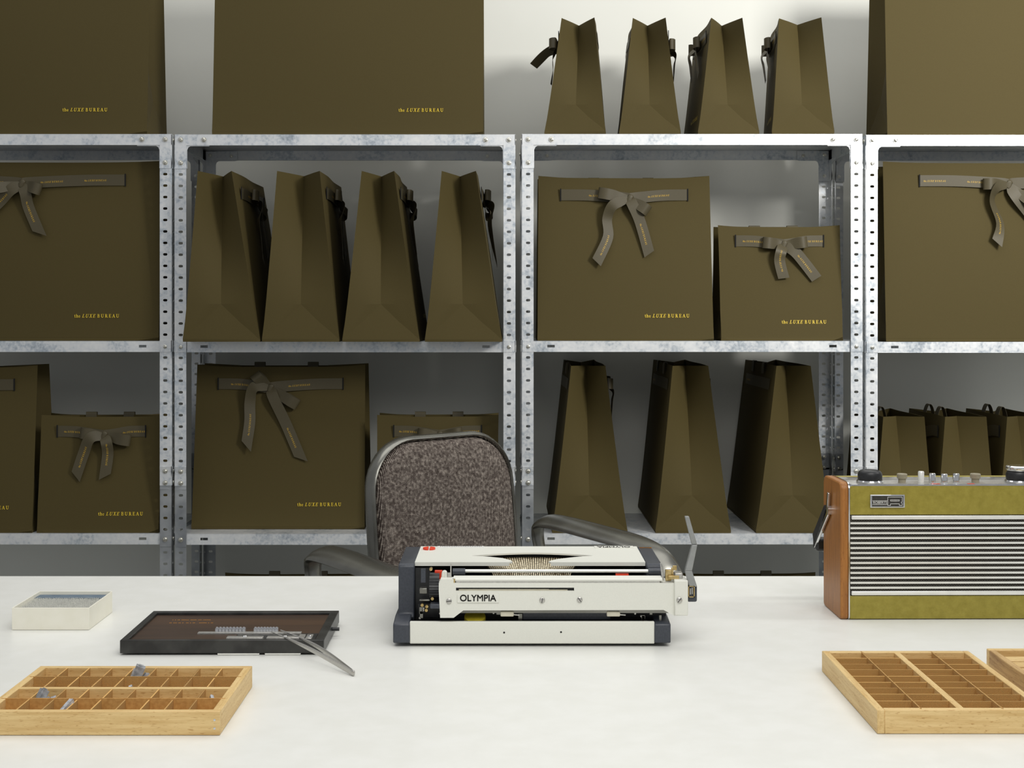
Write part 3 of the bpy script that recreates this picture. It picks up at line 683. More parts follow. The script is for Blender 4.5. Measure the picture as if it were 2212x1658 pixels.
# ------------------------------------------------------------------ typewriter (its rear faces the camera)
TY = 1.60; TZ = .7501
tw = thing('typewriter', 'cream and slate portable typewriter seen from behind, centre of the table', 'typewriter', (.0, TY, TZ))
def tx(px, dy=0): return PX(px, TY + dy)
def tz(py, dy=0): return PZ(py, TY + dy) - TZ
def tbox(px0, px1, py0, py1, y0, y1):
    return MB().box(tx(px0, y0), tx(px1, y0), y0, y1, tz(py1, y0), tz(py0, y0))
prof = [(.033, .028), (.038, .032), (.0405, .052), (.040, .088), (.043, .0912), (.160, .0912), (.165, .089), (.20, .060), (.315, .030), (.322, .008), (.05, .006)]
for x0, x1 in ((-.1297, -.1102), (.1735, .1925)):
    MB().prism(prof, x0, x1, 'x').build('end_cap', 'navy', tw, bevel=.0015)
for x0, x1 in ((-.1330, -.1131), (.1788, .1981)):
    MB().prism([(0, .0045), (0, .0262), (.002, .0278), (.034, .031), (.045, .031), (.325, .022), (.327, .0045)], x0, x1, 'x').build('base_corner', 'navy', tw, bevel=.0015)
bp = tbox(885, 1414, 1342, 1390, .001, .006).build('rear_panel', 'cream', tw, bevel=.0012)
for px, py in ((1089, 1366), (1212, 1365)): MB().cyl((tx(px), .0006, tz(py)), (tx(px), .002, tz(py)), .0011, 12).build('vent_hole', 'slit', tw)
MB().box(-.112, .178, .007, .30, .0045, .012).box(-.1100, .1733, .085, .155, .012, .062).box(-.1100, .1733, .155, .3, .012, .028).build('chassis', 'blk', tw)
for sx in (-.10, .165):
    for sy in (.03, .29): MB().lathe([(.008, 0), (.009, .0045)], (sx, sy, 0), 14).build('rubber_foot', 'blk', tw)
# top cover with the curved opening over the type basket
def cv(px, py): Y = 2900 * (EYE - TZ - .0912) / (py - 672); return (PX(px, Y), Y - TY)
lft = [cv(896, 1214), cv(1100, 1214), cv(1107, 1212.5), cv(1104, 1210), cv(1095, 1207.5), cv(1085, 1205), cv(1060, 1202.5), cv(1018, 1199.8)]
up_ = [cv(1018 + (1282 - 1018) * k / 14, 1199.8 - 6.2 * math.sin(math.pi * k / 14)) for k in range(1, 14)]
rgt = [cv(1282, 1199.6), cv(1240, 1203), cv(1205, 1207), cv(1192, 1210), cv(1185, 1212.5), cv(1190, 1214), cv(1394, 1214)]
yb = .163
mb = MB()
def fill(poly, z0, z1):
    bm = bmesh.new(); vs = [bm.verts.new((x, y, z1)) for x, y in poly]; f = bm.faces.new(vs); bm.normal_update()
    bmesh.ops.triangulate(bm, faces=[f], ngon_method='EAR_CLIP'); bm.verts.index_update()
    V = [v.co.copy() for v in bm.verts]; F = [[v.index for v in f.verts] for f in bm.faces]; bm.free(); n = len(V)
    mb.add(V + [Vector((v.x, v.y, z0)) for v in V], F + [[i + n for i in f[::-1]] for f in F] + [[i, (i + 1) % n, (i + 1) % n + n, i + n] for i in range(n)])
poly = lft + up_ + rgt + [(.1733, yb), (-.1100, yb)]
fill(poly, .0894, .0914)
mb.box(-.1103, .0057, .0517, .0535, .0868, .0896).box(.057, .1731, .0517, .0535, .0868, .0896).build('top_cover', 'cream', tw)
MB().prism([(.163, .0914), (.163, .086), (.199, .052), (.203, .057)], -.110, .1733, 'x').build('front_cover', 'cream', tw)
MB().prism([(.199, .054), (.315, .026), (.315, .02), (.199, .045)], -.110, .1733, 'x').build('keyboard_deck', 'blk', tw)
key = MB().box(-.0065, .0065, -.0065, .0065, 0, .007).mesh('key', 'navy')
for r_ in range(4):
    for c_ in range(11): link('key', key, tw, (-.085 + c_ * .0235 + r_ * .003, .215 + r_ * .024, .051 - r_ * .0055))
# dark well behind the opening
MB().box(-.06, .13, .130, .150, .062, .0892).build('type_basket', 'blk', tw)
CX = PX(1148, TY + .08)
for i in range(-20, 21):
    k = i / 20
    a = Vector((CX + i * .0030, .123 - .012 * k * k, .0846)); b = Vector((CX + i * .00245, .064, .079)); c = Vector((CX + i * .0022, .050, .066))
    m_ = MB()
    for p, q, hw_ in ((a, b, .00095), (b, c, .00055)):
        m_.add([p + Vector((-hw_, 0, 0)), p + Vector((hw_, 0, 0)), q + Vector((hw_, 0, 0)), q + Vector((-hw_, 0, 0)), p + Vector((-hw_, 0, -.0022)), p + Vector((hw_, 0, -.0022)), q + Vector((hw_, 0, -.0022)), q + Vector((-hw_, 0, -.0022))],
               [[0, 1, 2, 3], [4, 5, 6, 7], [0, 1, 5, 4], [1, 2, 6, 5], [2, 3, 7, 6], [3, 0, 4, 7]])
    m_.build('type_bar', 'typebar', tw)
# paper bail, platen
def xr(y0, px): return PX(px, TY + y0)
MB().cyl((xr(.03, 1004), .03, tz(1232.5, .03)), (xr(.03, 1402), .03, tz(1232.5, .03)), .0020, 14).build('bail_rod', 'bar', tw, smooth=40)
MB().cyl((xr(.03, 978), .03, tz(1234, .03)), (xr(.03, 1005), .03, tz(1234, .03)), .0040, 16).build('bail_roller', 'navy', tw, smooth=40)
MB().cyl((xr(.03, 1400), .03, tz(1233, .03)), (xr(.03, 1430), .03, tz(1233, .03)), .0040, 16).build('bail_roller', 'navy', tw, smooth=40)
MB().cyl((-.078, .034, .0625), (.196, .034, .0625), .0148, 28).build('platen', 'blk', tw, smooth=40)
g = []
for k in range(56):
    a = 2 * math.pi * k / 56; r_ = .0157 if k % 2 else .0149; g.append((.022 + r_ * math.cos(a), .0685 + r_ * math.sin(a)))
MB().prism(g, xr(.005, 927), xr(.005, 948), 'x').build('platen_knob', 'blk', tw)
# carriage cover
mc = MB(); y0, y1 = -.002, .002
def cp(*pts): return [(tx(a), tz(b)) for a, b in pts]
mc.prism(cp((948, 1258), (1457, 1258), (1457, 1268), (948, 1268)), y0, y1, 'y')
mc.prism(cp((948, 1268), (985, 1268), (985, 1275), (948, 1275)), y0, y1, 'y')
mc.prism(cp((1240, 1268), (1457, 1268), (1457, 1275), (1240, 1275)), y0, y1, 'y')
mc.prism(cp((948, 1275), (1457, 1275), (1457, 1329), (1433, 1316), (1001, 1317), (980, 1333), (951, 1333)), y0, y1, 'y')
mc.prism(cp((949, 1258), (980, 1258), (980, 1250), (952, 1250)), y0, y1 + .010, 'y')
mc.prism([(.0, tz(1258)), (.0, tz(1262)), (.028, tz(1262) + .001), (.028, tz(1258) + .0)], tx(948), tx(1457), 'x')
mc.build('carriage_cover', 'cream', tw, merge=True)
MB().prism([(.0012, tz(1255)), (.0012, tz(1252)), (.003, tz(1249.5)), (.02, .0812), (.02, .0785)], tx(979), tx(1431), 'x').build('paper_table', 'cream', tw, smooth=45)
MB().box(tx(985), tx(1425), -.0008, .003, tz(1258), tz(1255)).build('ruler_strip', 'steel', tw)
MB().box(tx(985), tx(1240), .003, .005, tz(1276), tz(1267)).build('slot_recess', 'blk', tw)
MB().box(tx(991), tx(1186), .0002, .003, tz(1275.2), tz(1272)).box(tx(1186), tx(1226), .0002, .003, tz(1275), tz(1273)).build('slot_slider', 'beige', tw)
MB().box(tx(988), tx(1078), -.0032, -.0015, tz(1300), tz(1281)).build('name_plate', 'cream', tw, bevel=.0003)
sans('lettering', 'OLYMPIA', .0108, 'ink', tw, Matrix.Translation((tx(1032.5), -.0035, tz(1290.5))) @ FRONT, .97)
scr = MB().lathe([(.0034, 0), (.0034, .0008), (.0024, .0016)], n=16).mesh('screw', 'steel', 40)
scs = MB().box(-.003, .003, -.0004, .0004, .0012, .00175).mesh('screw_slot', 'ink')
for px, py, a in ((970, 1297, .1), (1171, 1295, 1.45), (1252, 1294, 2.2), (1466, 1293, .9)):
    o = link('screw', scr, tw, (tx(px), -.002 if px < 1460 else -.0065, tz(py))); o.rotation_euler = (R(90), 0, 0)
    q = link('slot', scs, o); q.rotation_euler = (0, 0, a)
MB().box(tx(1456), tx(1485), -.006, .024, tz(1327), tz(1251)).build('carriage_end', 'cream', tw, bevel=.0012)
# return lever
ctrl = [(1484, 1115), (1500.5, 1176), (1487, 1232), (1497, 1266)]
L_, R_ = [], []
for i, (a, b) in enumerate(ctrl):
    p, q = ctrl[max(i - 1, 0)], ctrl[min(i + 1, 3)]; dx, dy = q[0] - p[0], q[1] - p[1]; l = math.hypot(dx, dy); hw_ = (4.6, 5.6, 7.5, 9)[i]
    nx = dy / l * hw_ if i else hw_; ny = -dx / l * hw_ * 0; L_.append((a - abs(nx), b)); R_.append((a + abs(nx), b))
mb = MB()
for i in range(3): mb.prism(cp(L_[i], R_[i], R_[i + 1], L_[i + 1]), [.0, -.002, -.002][i], .006, 'y')
mb.build('return_lever', 'grey', tw, bevel=.0008, merge=False)
MB().box(tx(1485), tx(1506), .000, .016, tz(1300), tz(1262)).build('lever_housing', 'navy', tw, bevel=.002)
mb = MB()
for a, b, c, d in ((1486, 1500, 1264, 1266), (1486, 1500, 1287, 1289), (1486, 1488, 1264, 1289), (1498, 1500, 1264, 1289)): mb.box(tx(a), tx(b), -.002, .001, tz(d), tz(c))
mb.build('lever_latch', 'brass', tw)
MB().box(tx(1490), tx(1492), -.0012, .001, tz(1283), tz(1270)).box(tx(1494), tx(1496), -.0012, .001, tz(1282), tz(1268)).build('latch_pin', 'steel', tw)
# clips and little levers at the carriage ends
MB().box(tx(1439), tx(1452), .006, .012, tz(1256), tz(1233)).box(tx(1444), tx(1468), .003, .010, tz(1252), tz(1244)).box(tx(1452), tx(1457), .008, .011, tz(1246), tz(1229)).box(tx(1455), tx(1464), .008, .0095, tz(1234), tz(1224)).build('release_clip', 'brass', tw, bevel=.0004)
MB().prism(cp((1428, 1219), (1430, 1219), (1437, 1256), (1432, 1256)), .01, .0115, 'y').build('paper_release', 'steel', tw)
MB().box(tx(1459), tx(1476), .004, .018, tz(1252), tz(1239)).build('margin_stop', 'steel', tw, bevel=.001)
MB().sweep(catmull([(tx(962), .012, tz(1256)), (tx(962), .012, tz(1245)), (tx(961), .012, tz(1239)), (tx(957), .012, tz(1240)), (tx(956), .012, tz(1250))], 5), (0, 1, 0), .0020, .0020).build('release_peg', 'cream', tw, smooth=60)
MB().box(tx(972), tx(974.5), .010, .012, tz(1252), tz(1222)).box(tx(966), tx(972), .010, .012, tz(1252), tz(1240)).build('card_holder', 'steel', tw)
MB().box(tx(978), tx(983), .0, .004, tz(1260), tz(1250)).build('hinge', 'brass', tw)
# mechanism visible left of and below the carriage
MB().box(tx(897, .05), tx(930, .05), .05, .06, tz(1340, .05), tz(1226, .05)).build('inner_frame', 'blk', tw)
MB().box(tx(908), tx(918), .012, .016, tz(1262), tz(1233)).build('steel_bracket', 'navy', tw)
MB().box(tx(905), tx(922), .008, .018, tz(1285), tz(1273)).box(tx(904), tx(928), .012, .02, tz(1303), tz(1299)).build('ratchet', 'alu', tw, bevel=.0008)
MB().box(tx(929), tx(952), -.001, .012, tz(1314), tz(1304)).build('knob_guard', 'navy', tw, bevel=.001)
MB().box(tx(937), tx(953), .022, .03, tz(1262), tz(1241)).build('ribbon_marker', 'red', tw)
MB().box(tx(1330, .03), tx(1358, .03), .03, .034, tz(1246, .03), tz(1239, .03)).build('ribbon_flag', 'red', tw)
MB().box(tx(985), tx(1445), .004, .010, tz(1325), tz(1318)).build('carriage_rail', 'alu', tw)
MB().box(tx(900), tx(1445), .030, .034, tz(1345), tz(1316)).build('rear_mechanism', 'blk', tw)
MB().box(tx(1130), tx(1320), .014, .024, tz(1343), tz(1326)).build('escapement_bar', 'navy', tw)
for a, b in ((1081, 1110), (1311, 1340)):
    MB().box(tx(a), tx(b), .0015, .006, tz(1332), tz(1321)).build('tab_stop', 'beige', tw, bevel=.0012)
    MB().cyl((tx(b), .005, tz(1329)), (tx(b + 12), .005, tz(1330)), .0008, 8).build('tab_rod', 'steel', tw)
o = MB().lathe([(.0035, .004), (.0125, .004), (.013, .002), (.013, -.002), (.0125, -.004), (.0035, -.004)], n=28).build('ribbon_spool', 'yellow', tw, smooth=40)
o.location = (tx(1026, .016), .0165, tz(1336, .016)); o.rotation_euler = (R(22), 0, 0)
rnd = random.Random(3)
for k in range(16):
    px = rnd.choice([902, 912, 921, 935, 946, 958, 1062, 1070, 1118, 1128, 1345, 1352, 1372, 1386, 1402, 1425]) + rnd.random() * 4; py = 1318 + rnd.random() * 22
    if k % 2: MB().cyl((tx(px), .012, tz(py)), (tx(px), .018, tz(py)), .0012, 8).build('rivet', 'steel', tw)
    else: MB().box(tx(px), tx(px) + .002 + rnd.random() * .003, .012, .016, tz(py) - .006, tz(py) + .002).build('small_lever', 'alu', tw)
for px, py in ((911, 1310), (921, 1313), (920, 1321), (933, 1296), (930, 1232)):
    MB().cyl((tx(px), .008, tz(py)), (tx(px), .014, tz(py)), .0019, 10).build('rivet', 'brass', tw, smooth=40)
# buttons and labels on the cover
for s in (-1, 1):
    vs = [(s * (.0009 + .0072 * math.sin(math.pi * k / 10)), .0078 * math.cos(math.pi * k / 10)) for k in range(11)]
    c0 = cv(927, 1186.2); MB().prism([(c0[0] + a, c0[1] + b) for a, b in vs], .0914, .0938, 'z').build('red_button', 'red', tw, bevel=.0004)
UPR = Matrix.Rotation(math.pi, 4, 'Z')
a, b = cv(1285, 1184.5), cv(1366, 1180)
MB().box(a[0], b[0] + .0005, a[1], .162, .0914, .0922).build('cover_plate', 'cream', tw)
sans('lettering', 'OLYMPIA', .0125, 'ink', tw, Matrix.Translation(((a[0] + b[0]) / 2, (a[1] + .162) / 2, .0923)) @ UPR, .84)
a, b = cv(944, 1184.3), cv(1045, 1181); MB().box(a[0], b[0], .150, .162, .0914, .0920).build('cover_scale', 'white', tw)
mb = MB()
for k in range(24): mb.box(a[0] + .004 + k * .0023, a[0] + .0046 + k * .0023, .156, .161, .092, .0922)
mb.build('scale_marks', 'ink', tw)
sans('lettering', 'Olympia', .006, 'inkor', tw, Matrix.Translation((.184, .152, .0916)) @ UPR, .8)

# ------------------------------------------------------------------ radio
RY = 1.7417
rd = thing('radio', 'olive vinyl portable radio with teak sides and striped silver grille', 'radio', (PX(1836, RY), RY, .7502), R(.6))
RW, RD, RH = .27, .088, .1745
def rx(px): return (px - 1836) / 1665.0
def rz(py): return (1338 - py) / 1665.0
def side_prof(g=0):
    P_ = []; z0, z1, y0, y1 = .0 - g, .1775 + g, -.001 - g, RD + .001 + g
    for (cy, cz, a0, r_) in ((y1 - .006, z0 + .006, -90, .006), (y1 - .012, z1 - .012, 0, .012), (y0 + .010, z1 - .010, 90, .010), (y0 + .006, z0 + .006, 180, .006)):
        for k in range(6): a = R(a0 + 90 * k / 5); P_.append((cy + r_ * math.cos(a), cz + r_ * math.sin(a)))
    return P_
for x0, x1 in ((-.0125, -.0018), (RW + .0018, RW + .0125)):
    MB().prism(side_prof(), x0, x1, 'x').build('side_panel', 'teak', rd, bevel=.002)
for x0, x1 in ((-.0020, -.0004), (RW + .0004, RW + .0020)):
    MB().prism(side_prof(.0003), x0, x1, 'x').build('side_trim', 'chrome', rd)
MB().box(0, RW, .006, RD - .001, .001, RH - .006).build('body', 'blk', rd)
MB().box(0, RW, .0, .0065, rz(1112), rz(1049)).build('upper_band', 'vinyl', rd, bevel=.0008)
MB().box(0, RW, .0, .0065, .0008, rz(1287)).build('lower_band', 'vinyl', rd, bevel=.0008)
MB().box(0, RW, RD - .008, RD, .001, RH + .0015).build('rear_band', 'vinyl', rd, bevel=.001)
MB().box(.0005, RW - .0005, .0016, .006, rz(1288), rz(1111)).build('grille_cloth', 'gcloth', rd)
MB().box(.002, RW - .002, -.0012, .0045, rz(1122), rz(1113.5)).build('grille_frame_bar', 'bar', rd, bevel=.001)
MB().box(.002, RW - .002, -.0012, .0045, rz(1285.5), rz(1276.5)).build('grille_frame_bar', 'bar', rd, bevel=.001)
barm = MB().box(.0005, RW - .0005, -.0010, .0017, -.0013, .0011).mesh('grille_bar', 'bar')
for k in range(14): link('grille_bar', barm, rd, (0, 0, rz(1129.6 + k * (1269 - 1129.6) / 13)))
MB().box(.0, RW, .0065, RD - .008, RH - .006, RH - .0022).build('control_plate', 'steel', rd)
MB().box(.0, RW, -.0002, .0022, RH - .001, RH + .0008).box(0, .002, 0, RD, RH - .002, RH + .0008).box(RW - .002, RW, 0, RD, RH - .002, RH + .0008).box(0, RW, RD - .0105, RD - .0085, RH - .002, RH + .0008).build('top_trim', 'chrome', rd)
kz = RH - .0022
def knob(name, px, prof, m, y=.042, cap=None):
    o = MB().lathe(prof, n=32).build(name, m, rd, smooth=35); o.location = (rx(px) * 1.018, y, kz); return o
for px in (1898, 2222):
    k = knob('tuning_dial', px, [(.0175, 0), (.0178, .002), (.0168, .0035), (.0155, .004)], 'chrome')
    MB().lathe([(.0158, .0038), (.0160, .011), (.0150, .0135), (.0142, .0150), (.012, .0165), (.0112, .0155)], n=36).build('dial_grip', 'blk', k, smooth=30)
    if px > 2000: MB().lathe([(.0150, .0162), (.0160, .018), (.0158, .021), (.014, .0225)], n=36).build('dial_cap', 'chrome', k, smooth=35)
for px in (1968, 2128):
    k = knob('control_knob', px, [(.005, 0), (.005, .005), (.0066, .0058), (.0068, .0110), (.0062, .0118)], 'knobb')
for px, hh, r_ in ((2009.5, .0150, .0040), (2034, .0125, .0043), (2060, .0118, .0043), (2086, .0122, .0043)):
    knob('push_button', px, [(r_, 0), (r_, hh - .001), (r_ - .0007, hh)], 'bar' if px < 2015 else 'chrome')
for a, b in ((2028, 2046), (2107, 2122)): MB().box(rx(a), rx(b), .012, .030, kz - .0002, kz + .0003).build('red_marker', 'red', rd)
# badge
MB().box(rx(1879), rx(1954), -.0022, 0, rz(1096), rz(1068)).build('badge', 'chrome', rd, bevel=.0005)
MB().box(rx(1883), rx(1950.5), -.0026, -.002, rz(1093.3), rz(1070.8)).build('badge_field', 'ink', rd)
def bst(pts, w_=.0005, closed=False):
    m_ = MB(); pp = pts + ([pts[0]] if closed else [])
    for (a, b), (c, d) in zip(pp, pp[1:]):
        xa, xb = sorted((rx(a), rx(c))); za, zb = sorted((rz(b), rz(d))); m_.box(xa - w_ / 2, xb + w_ / 2, -.0029, -.0025, za - w_ / 2, zb + w_ / 2)
    return m_
m1 = bst([(1916.5, 1073), (1948, 1073), (1948, 1083.5), (1946, 1083.5), (1946, 1086), (1948, 1086), (1948, 1091), (1941.5, 1091), (1941.5, 1087.5), (1922.5, 1087.5), (1922.5, 1091), (1916.5, 1091)], closed=True)
m2 = bst([(1922.5, 1079), (1941.5, 1079), (1941.5, 1081.5), (1922.5, 1081.5)], closed=True)
m1.add(m2.v, m2.f); m3 = bst([(1884, 1081), (1916, 1081)]); m4 = bst([(1884, 1089), (1916, 1089)]); m1.add(m3.v, m3.f); m1.add(m4.v, m4.f)
m1.build('badge_emblem', 'white', rd)
sans('lettering', 'ROBERTS', .0043, 'white', rd, Matrix.Translation((rx(1900), -.0027, rz(1085))) @ FRONT, 1.02)
# handle swung back and down
for s, x in ((-1, -.0135), (1, RW + .0135)):
    MB().cyl((x - s * .003, .048, .135), (x + s * .004, .048, .135), .006, 16).build('handle_pivot', 'chrome', rd, smooth=40)
    MB().prism([(.043, .158), (.049, .159), (.054, .140), (.052, .132), (.125, .078), (.120, .072), (.046, .128), (.047, .14)], x + s * .001, x + s * .0042, 'x').build('handle_arm', 'chrome', rd, bevel=.0006)
MB().box(-.017, RW + .017, .112, .132, .068, .086, Matrix.Identity(4)).build('handle_grip', 'blk', rd, bevel=.004)
MB().prism([(.055, .135), (.06, .14), (.125, .09), (.118, .074)], -.0186, -.0147, 'x').build('handle_strap', 'blk', rd)

# ------------------------------------------------------------------ wooden type cases
def type_case(label, loc, rotz, L=.2255, D=.163, H=.0225, burl=True):
    r = thing('type_case', label, 'type case', loc, rotz, 'beech type cases with fibreboard compartments')
    wl = .0072
    MB().box(-L / 2, L / 2, -D / 2, -D / 2 + wl, 0, H).build('front_wall', 'beechX', r, bevel=.0007)
    MB().box(-L / 2, L / 2, D / 2 - wl, D / 2, 0, H).build('rear_wall', 'beechX', r, bevel=.0007)
    for s in (-1, 1): MB().box(min(s * L / 2, s * (L / 2 - wl * 1.1)), max(s * L / 2, s * (L / 2 - wl * 1.1)), -D / 2 + wl, D / 2 - wl, 0, H).build('end_wall', 'beechY', r, bevel=.0006)
    MB().box(-L / 2 + .004, L / 2 - .004, -D / 2 + .004, D / 2 - .004, .001, .003).build('base_board', 'hard', r)
    MB().box(-L / 2 + wl, L / 2 - wl, -.0034, .0034, .003, H - .0004).build('centre_divider', 'beechX', r, bevel=.0004)
    il, iw = L - 2 * wl * 1.1, D / 2 - wl - .0034
    for s, m in ((1, 'burlap'), (-1, 'hard' if burl else 'burlap')):
        yc = s * (.0034 + iw / 2)
        MB().box(-L / 2 + wl * .5, L / 2 - wl * .5, yc - .0007, yc + .0007, .003, H + .0003).build('long_divider', m, r)
    for k in range(1, 9):
        x = -il / 2 + il * k / 9
        for s in (-1, 1):
            y0_, y1_ = sorted((s * .0034, s * (D / 2 - wl * .45)))
            MB().box(-.0007, .0007, y0_, y1_, .003, H - .0012 + random.random() * .0010).build('cross_divider', 'burlap', r).location = (x + random.uniform(-.0004, .0004), 0, 0)
    nail = MB().cyl((0, 0, 0), (0, -.0004, 0), .0011, 10).mesh('nail', 'lead')
    for x, z in ((L / 2 - .005, .0065), (L / 2 - .005, .0145), (-L / 2 + .005, .008), (-L / 2 + .005, .016)): link('nail', nail, r, (x, -D / 2, z))
    return r
cl_ = type_case('beech type case at the bottom left of the table, holding loose type', ((-.4940 - .2685) / 2, (1.266 + 1.429) / 2, .7503), 0)
type_case('empty beech type case at the bottom right of the table', ((.3528 + .5155) / 2, 1.2705 + .111, .7503), R(90), L=.222, burl=False)
# third tray
t3 = thing('type_tray', 'worn beech tray cut off by the right edge, beside the empty type case', 'tray', (.63, 1.39, .7503))
for (a, b, c, d, m, nm) in ((-.0905, .0905, -.112, -.104, 'beechX', 'front_wall'), (-.0905, .0905, .105, .1137, 'beechX', 'rear_wall')):
    MB().box(a, b, c, d, 0, .0225).build(nm, m, t3, bevel=.001)
for a, b in ((-.0905, -.083), (.083, .0905)): MB().box(a, b, -.104, .105, 0, .0225).build('end_wall', 'beechD', t3, bevel=.001)
MB().box(-.083, .083, -.104, .105, .001, .004).build('base_board', 'beechX', t3)
for y in (.085, .062, .036, .008, -.022, -.052, -.08): MB().box(-.083, .083, y - .009, y + .009, .004, .0185).build('slat', 'beechX', t3, bevel=.001)

# loose lead type in the left case, its compartments counted from the left and the rear
def sort_me(l, a, m='lead'):
    return MB().box(-l / 2, l / 2, -a / 2, a / 2, 0, a).box(l / 2, l / 2 + .0012, -a / 4, a / 4, a * .25, a * .75).mesh('lead_type', m)
def lead(label, col, row, dx, dy, l, a, rz_, tilt, m='lead', z=.0, group=None):
    il = .2255 - .01584; x = -.38125 - il / 2 + il * (col - .5) / 9 + dx; iy = .163 / 2 - .0072 - .0034
    yc = 1.3475 + (.0034 + iy * .75 if row == 1 else .0034 + iy * .25 if row == 2 else -.0034 - iy * .25 if row == 3 else -.0034 - iy * .75) + dy
    l *= 1.45; a *= 1.55
    o = link('lead_type', sort_me(l, a, m)); 
    zz = .7503 + .0031 + z + abs(math.sin(tilt)) * l / 2
    o.location = (x, yc, zz); o.rotation_euler = (0, tilt, rz_)
    tag(o, label, 'printing type', group)
g_ = 'loose lead type in the left type case'
lead('upright lead sort leaning left in the rear row, fifth compartment', 5, 1, -.006, -.003, .016, .003, .3, -1.15, 'lead', .001, g_)
lead('thick dark lead block standing in the rear row, fifth compartment', 5, 1, .001, .000, .017, .0062, .2, -1.2, 'leadd', .001, g_)
lead('small shiny lead sort right of the thick dark block', 5, 1, .0065, -.001, .012, .0045, .5, -.9, 'lead', .001, g_)
lead('small clear grey sliver in the rear row, eighth compartment', 8, 1, .0, -.003, .010, .0025, .9, -.7, 'leadd', .0, g_)
lead('short lead sort in the second row, fifth compartment, left piece', 5, 2, -.001, -.005, .012, .0022, 1.2, -.8, 'lead', .001, g_)
lead('short bright lead sort in the second row between fifth and sixth compartments', 5, 2, .008, -.006, .008, .0025, .2, -.5, 'lead', .003, g_)
lead('tall grey lead sort heaped in the third row, second compartment', 2, 3, -.006, .0, .016, .0045, .9, -1.0, 'leadd', .001, g_)
lead('grey lead sort lying at the front of the third row heap', 2, 3, -.003, -.004, .014, .004, .4, -.6, 'leadd', .0, g_)
lead('middle lead sort of the third row heap', 2, 3, .001, .0, .014, .0042, -.5, -.5, 'lead', .002, g_)
lead('lead sort at the right of the third row heap', 2, 3, .006, -.002, .012, .004, .7, -.75, 'leadd', .0, g_)
lead('thin grey sort leaning in the third row, ninth compartment', 9, 3, .001, -.001, .014, .002, 2.2, -.8, 'leadd', .0, g_)
lead('long bright lead strip leaning in the front row, third compartment', 3, 4, .003, -.003, .022, .0028, .95, -.62, 'lead', .0005, g_)
lead('left lead sort of the cluster in the front row, fifth compartment', 5, 4, -.007, -.004, .010, .0025, 1.0, -.9, 'lead', .0, g_)
lead('middle lead sort of the cluster in the front row, fifth compartment', 5, 4, -.002, -.006, .009, .003, .2, -.8, 'leadd', .0, g_)
lead('right lead sort of the cluster in the front row, fifth compartment', 5, 4, .003, -.006, .009, .003, 1.3, -.8, 'leadd', .0, g_)

# ------------------------------------------------------------------ white card box packed with type
bx = thing('card_box', 'cream card box without lid at the rear left of the table', 'box', (-.570, 1.735, .7503))
hx, hy, hz, wt_ = .0485, .050, .0278, .0012
MB().box(-hx, hx, -hy, -hy + wt_, 0, hz).build('front_side', 'card', bx, bevel=.0004)
MB().box(-hx, hx, hy - wt_, hy, 0, hz).build('rear_side', 'card', bx, bevel=.0004)
for s in (-1, 1): MB().box(min(s * hx, s * (hx - wt_)), max(s * hx, s * (hx - wt_)), -hy + wt_, hy - wt_, 0, hz).build('end_side', 'card', bx, bevel=.0004)
MB().box(-hx + wt_, hx - wt_, -hy + wt_, hy - wt_, 0, .0015).build('base', 'card', bx)
MB().box(-hx + .0015, hx - .0015, hy - .022, hy - .0016, .0016, .0235).build('card', 'blue', None); c_ = bpy.data.objects['card']
c_.location = bx.location; tag(c_, 'blue card packing strip along the rear of the cream box', 'card'); c_.name = 'blue_card'
mb = MB(); rnd = random.Random(5); y = -.0480; row = 0
while y < .0255:
    dpt = rnd.choice([.0042, .0050, .0058]); x = -.0465
    while x < .0455:
        w1 = rnd.choice([.0012, .0018, .0023]); zt_ = .0232 + rnd.random() * .0008
        mb.box(x, x + w1 * .55, y, y + dpt * .4, .016, zt_ - .0008 * rnd.random())
        mb.box(x + w1 * .1, x + w1 * .45, y + dpt * .1, y + dpt * .35, zt_, zt_ + .0009)
        x += w1
    y += dpt
nf = len(mb.f); mb.box(-.0467, .0467, -.048, .0262, .0016, .0165)
o = mb.build('packed_type', 'lead'); o.location = bx.location
o.data.materials[0] = M['bar']; o.data.materials.append(M['blk'])  # black base colours in the shade of the gaps between sorts
for p in o.data.polygons:
    if p.index >= nf: p.material_index = 1
tag(o, 'rows of small lead type packed tightly inside the cream card box', 'printing type', None, 'stuff')

# ------------------------------------------------------------------ black composing tray
ct = thing('composing_tray', 'shallow black lacquered tray with brown bed, left of the typewriter', 'tray', (-.3295, 1.639, .7503), R(.4))
a, b, H_ = .1185, .077, .0172
for x in (-.1, .1):
    for y in (-.05, .05): MB().box(x - .006, x + .006, y - .006, y + .006, 0, .002).build('foot', 'blk', ct)
MB().box(-a, a, -b, -b + .006, .002, H_).build('front_rail', 'black', ct, bevel=.0006)
MB().box(-a, a, b - .011, b, .002, H_).build('rear_rail', 'black', ct, bevel=.0006)
MB().box(-a, -a + .008, -b + .006, b - .011, .002, H_).build('end_rail', 'black', ct, bevel=.0006)
MB().box(a - .0105, a, -b + .006, b - .011, .002, H_).build('end_rail', 'black', ct, bevel=.0006)
MB().box(-a + .008, a - .0105, -b + .006, b - .011, .0022, H_ - .003).build('bed', 'brown', ct)
MB().box(-.036, a - .012, -b + .006, -b + .042, H_ - .003, H_ - .0022).build('steel_bed', 'blk', ct)
MB().box(-.036, .012, -b + .0065, -b + .032, H_ - .0022, H_ - .0008).build('bed_plate', 'brown', ct)
MB().box(-.036, .087, -b + .034, -b + .0415, H_ - .003, H_ + .0004).build('composing_rule', 'steel', ct, bevel=.0003)
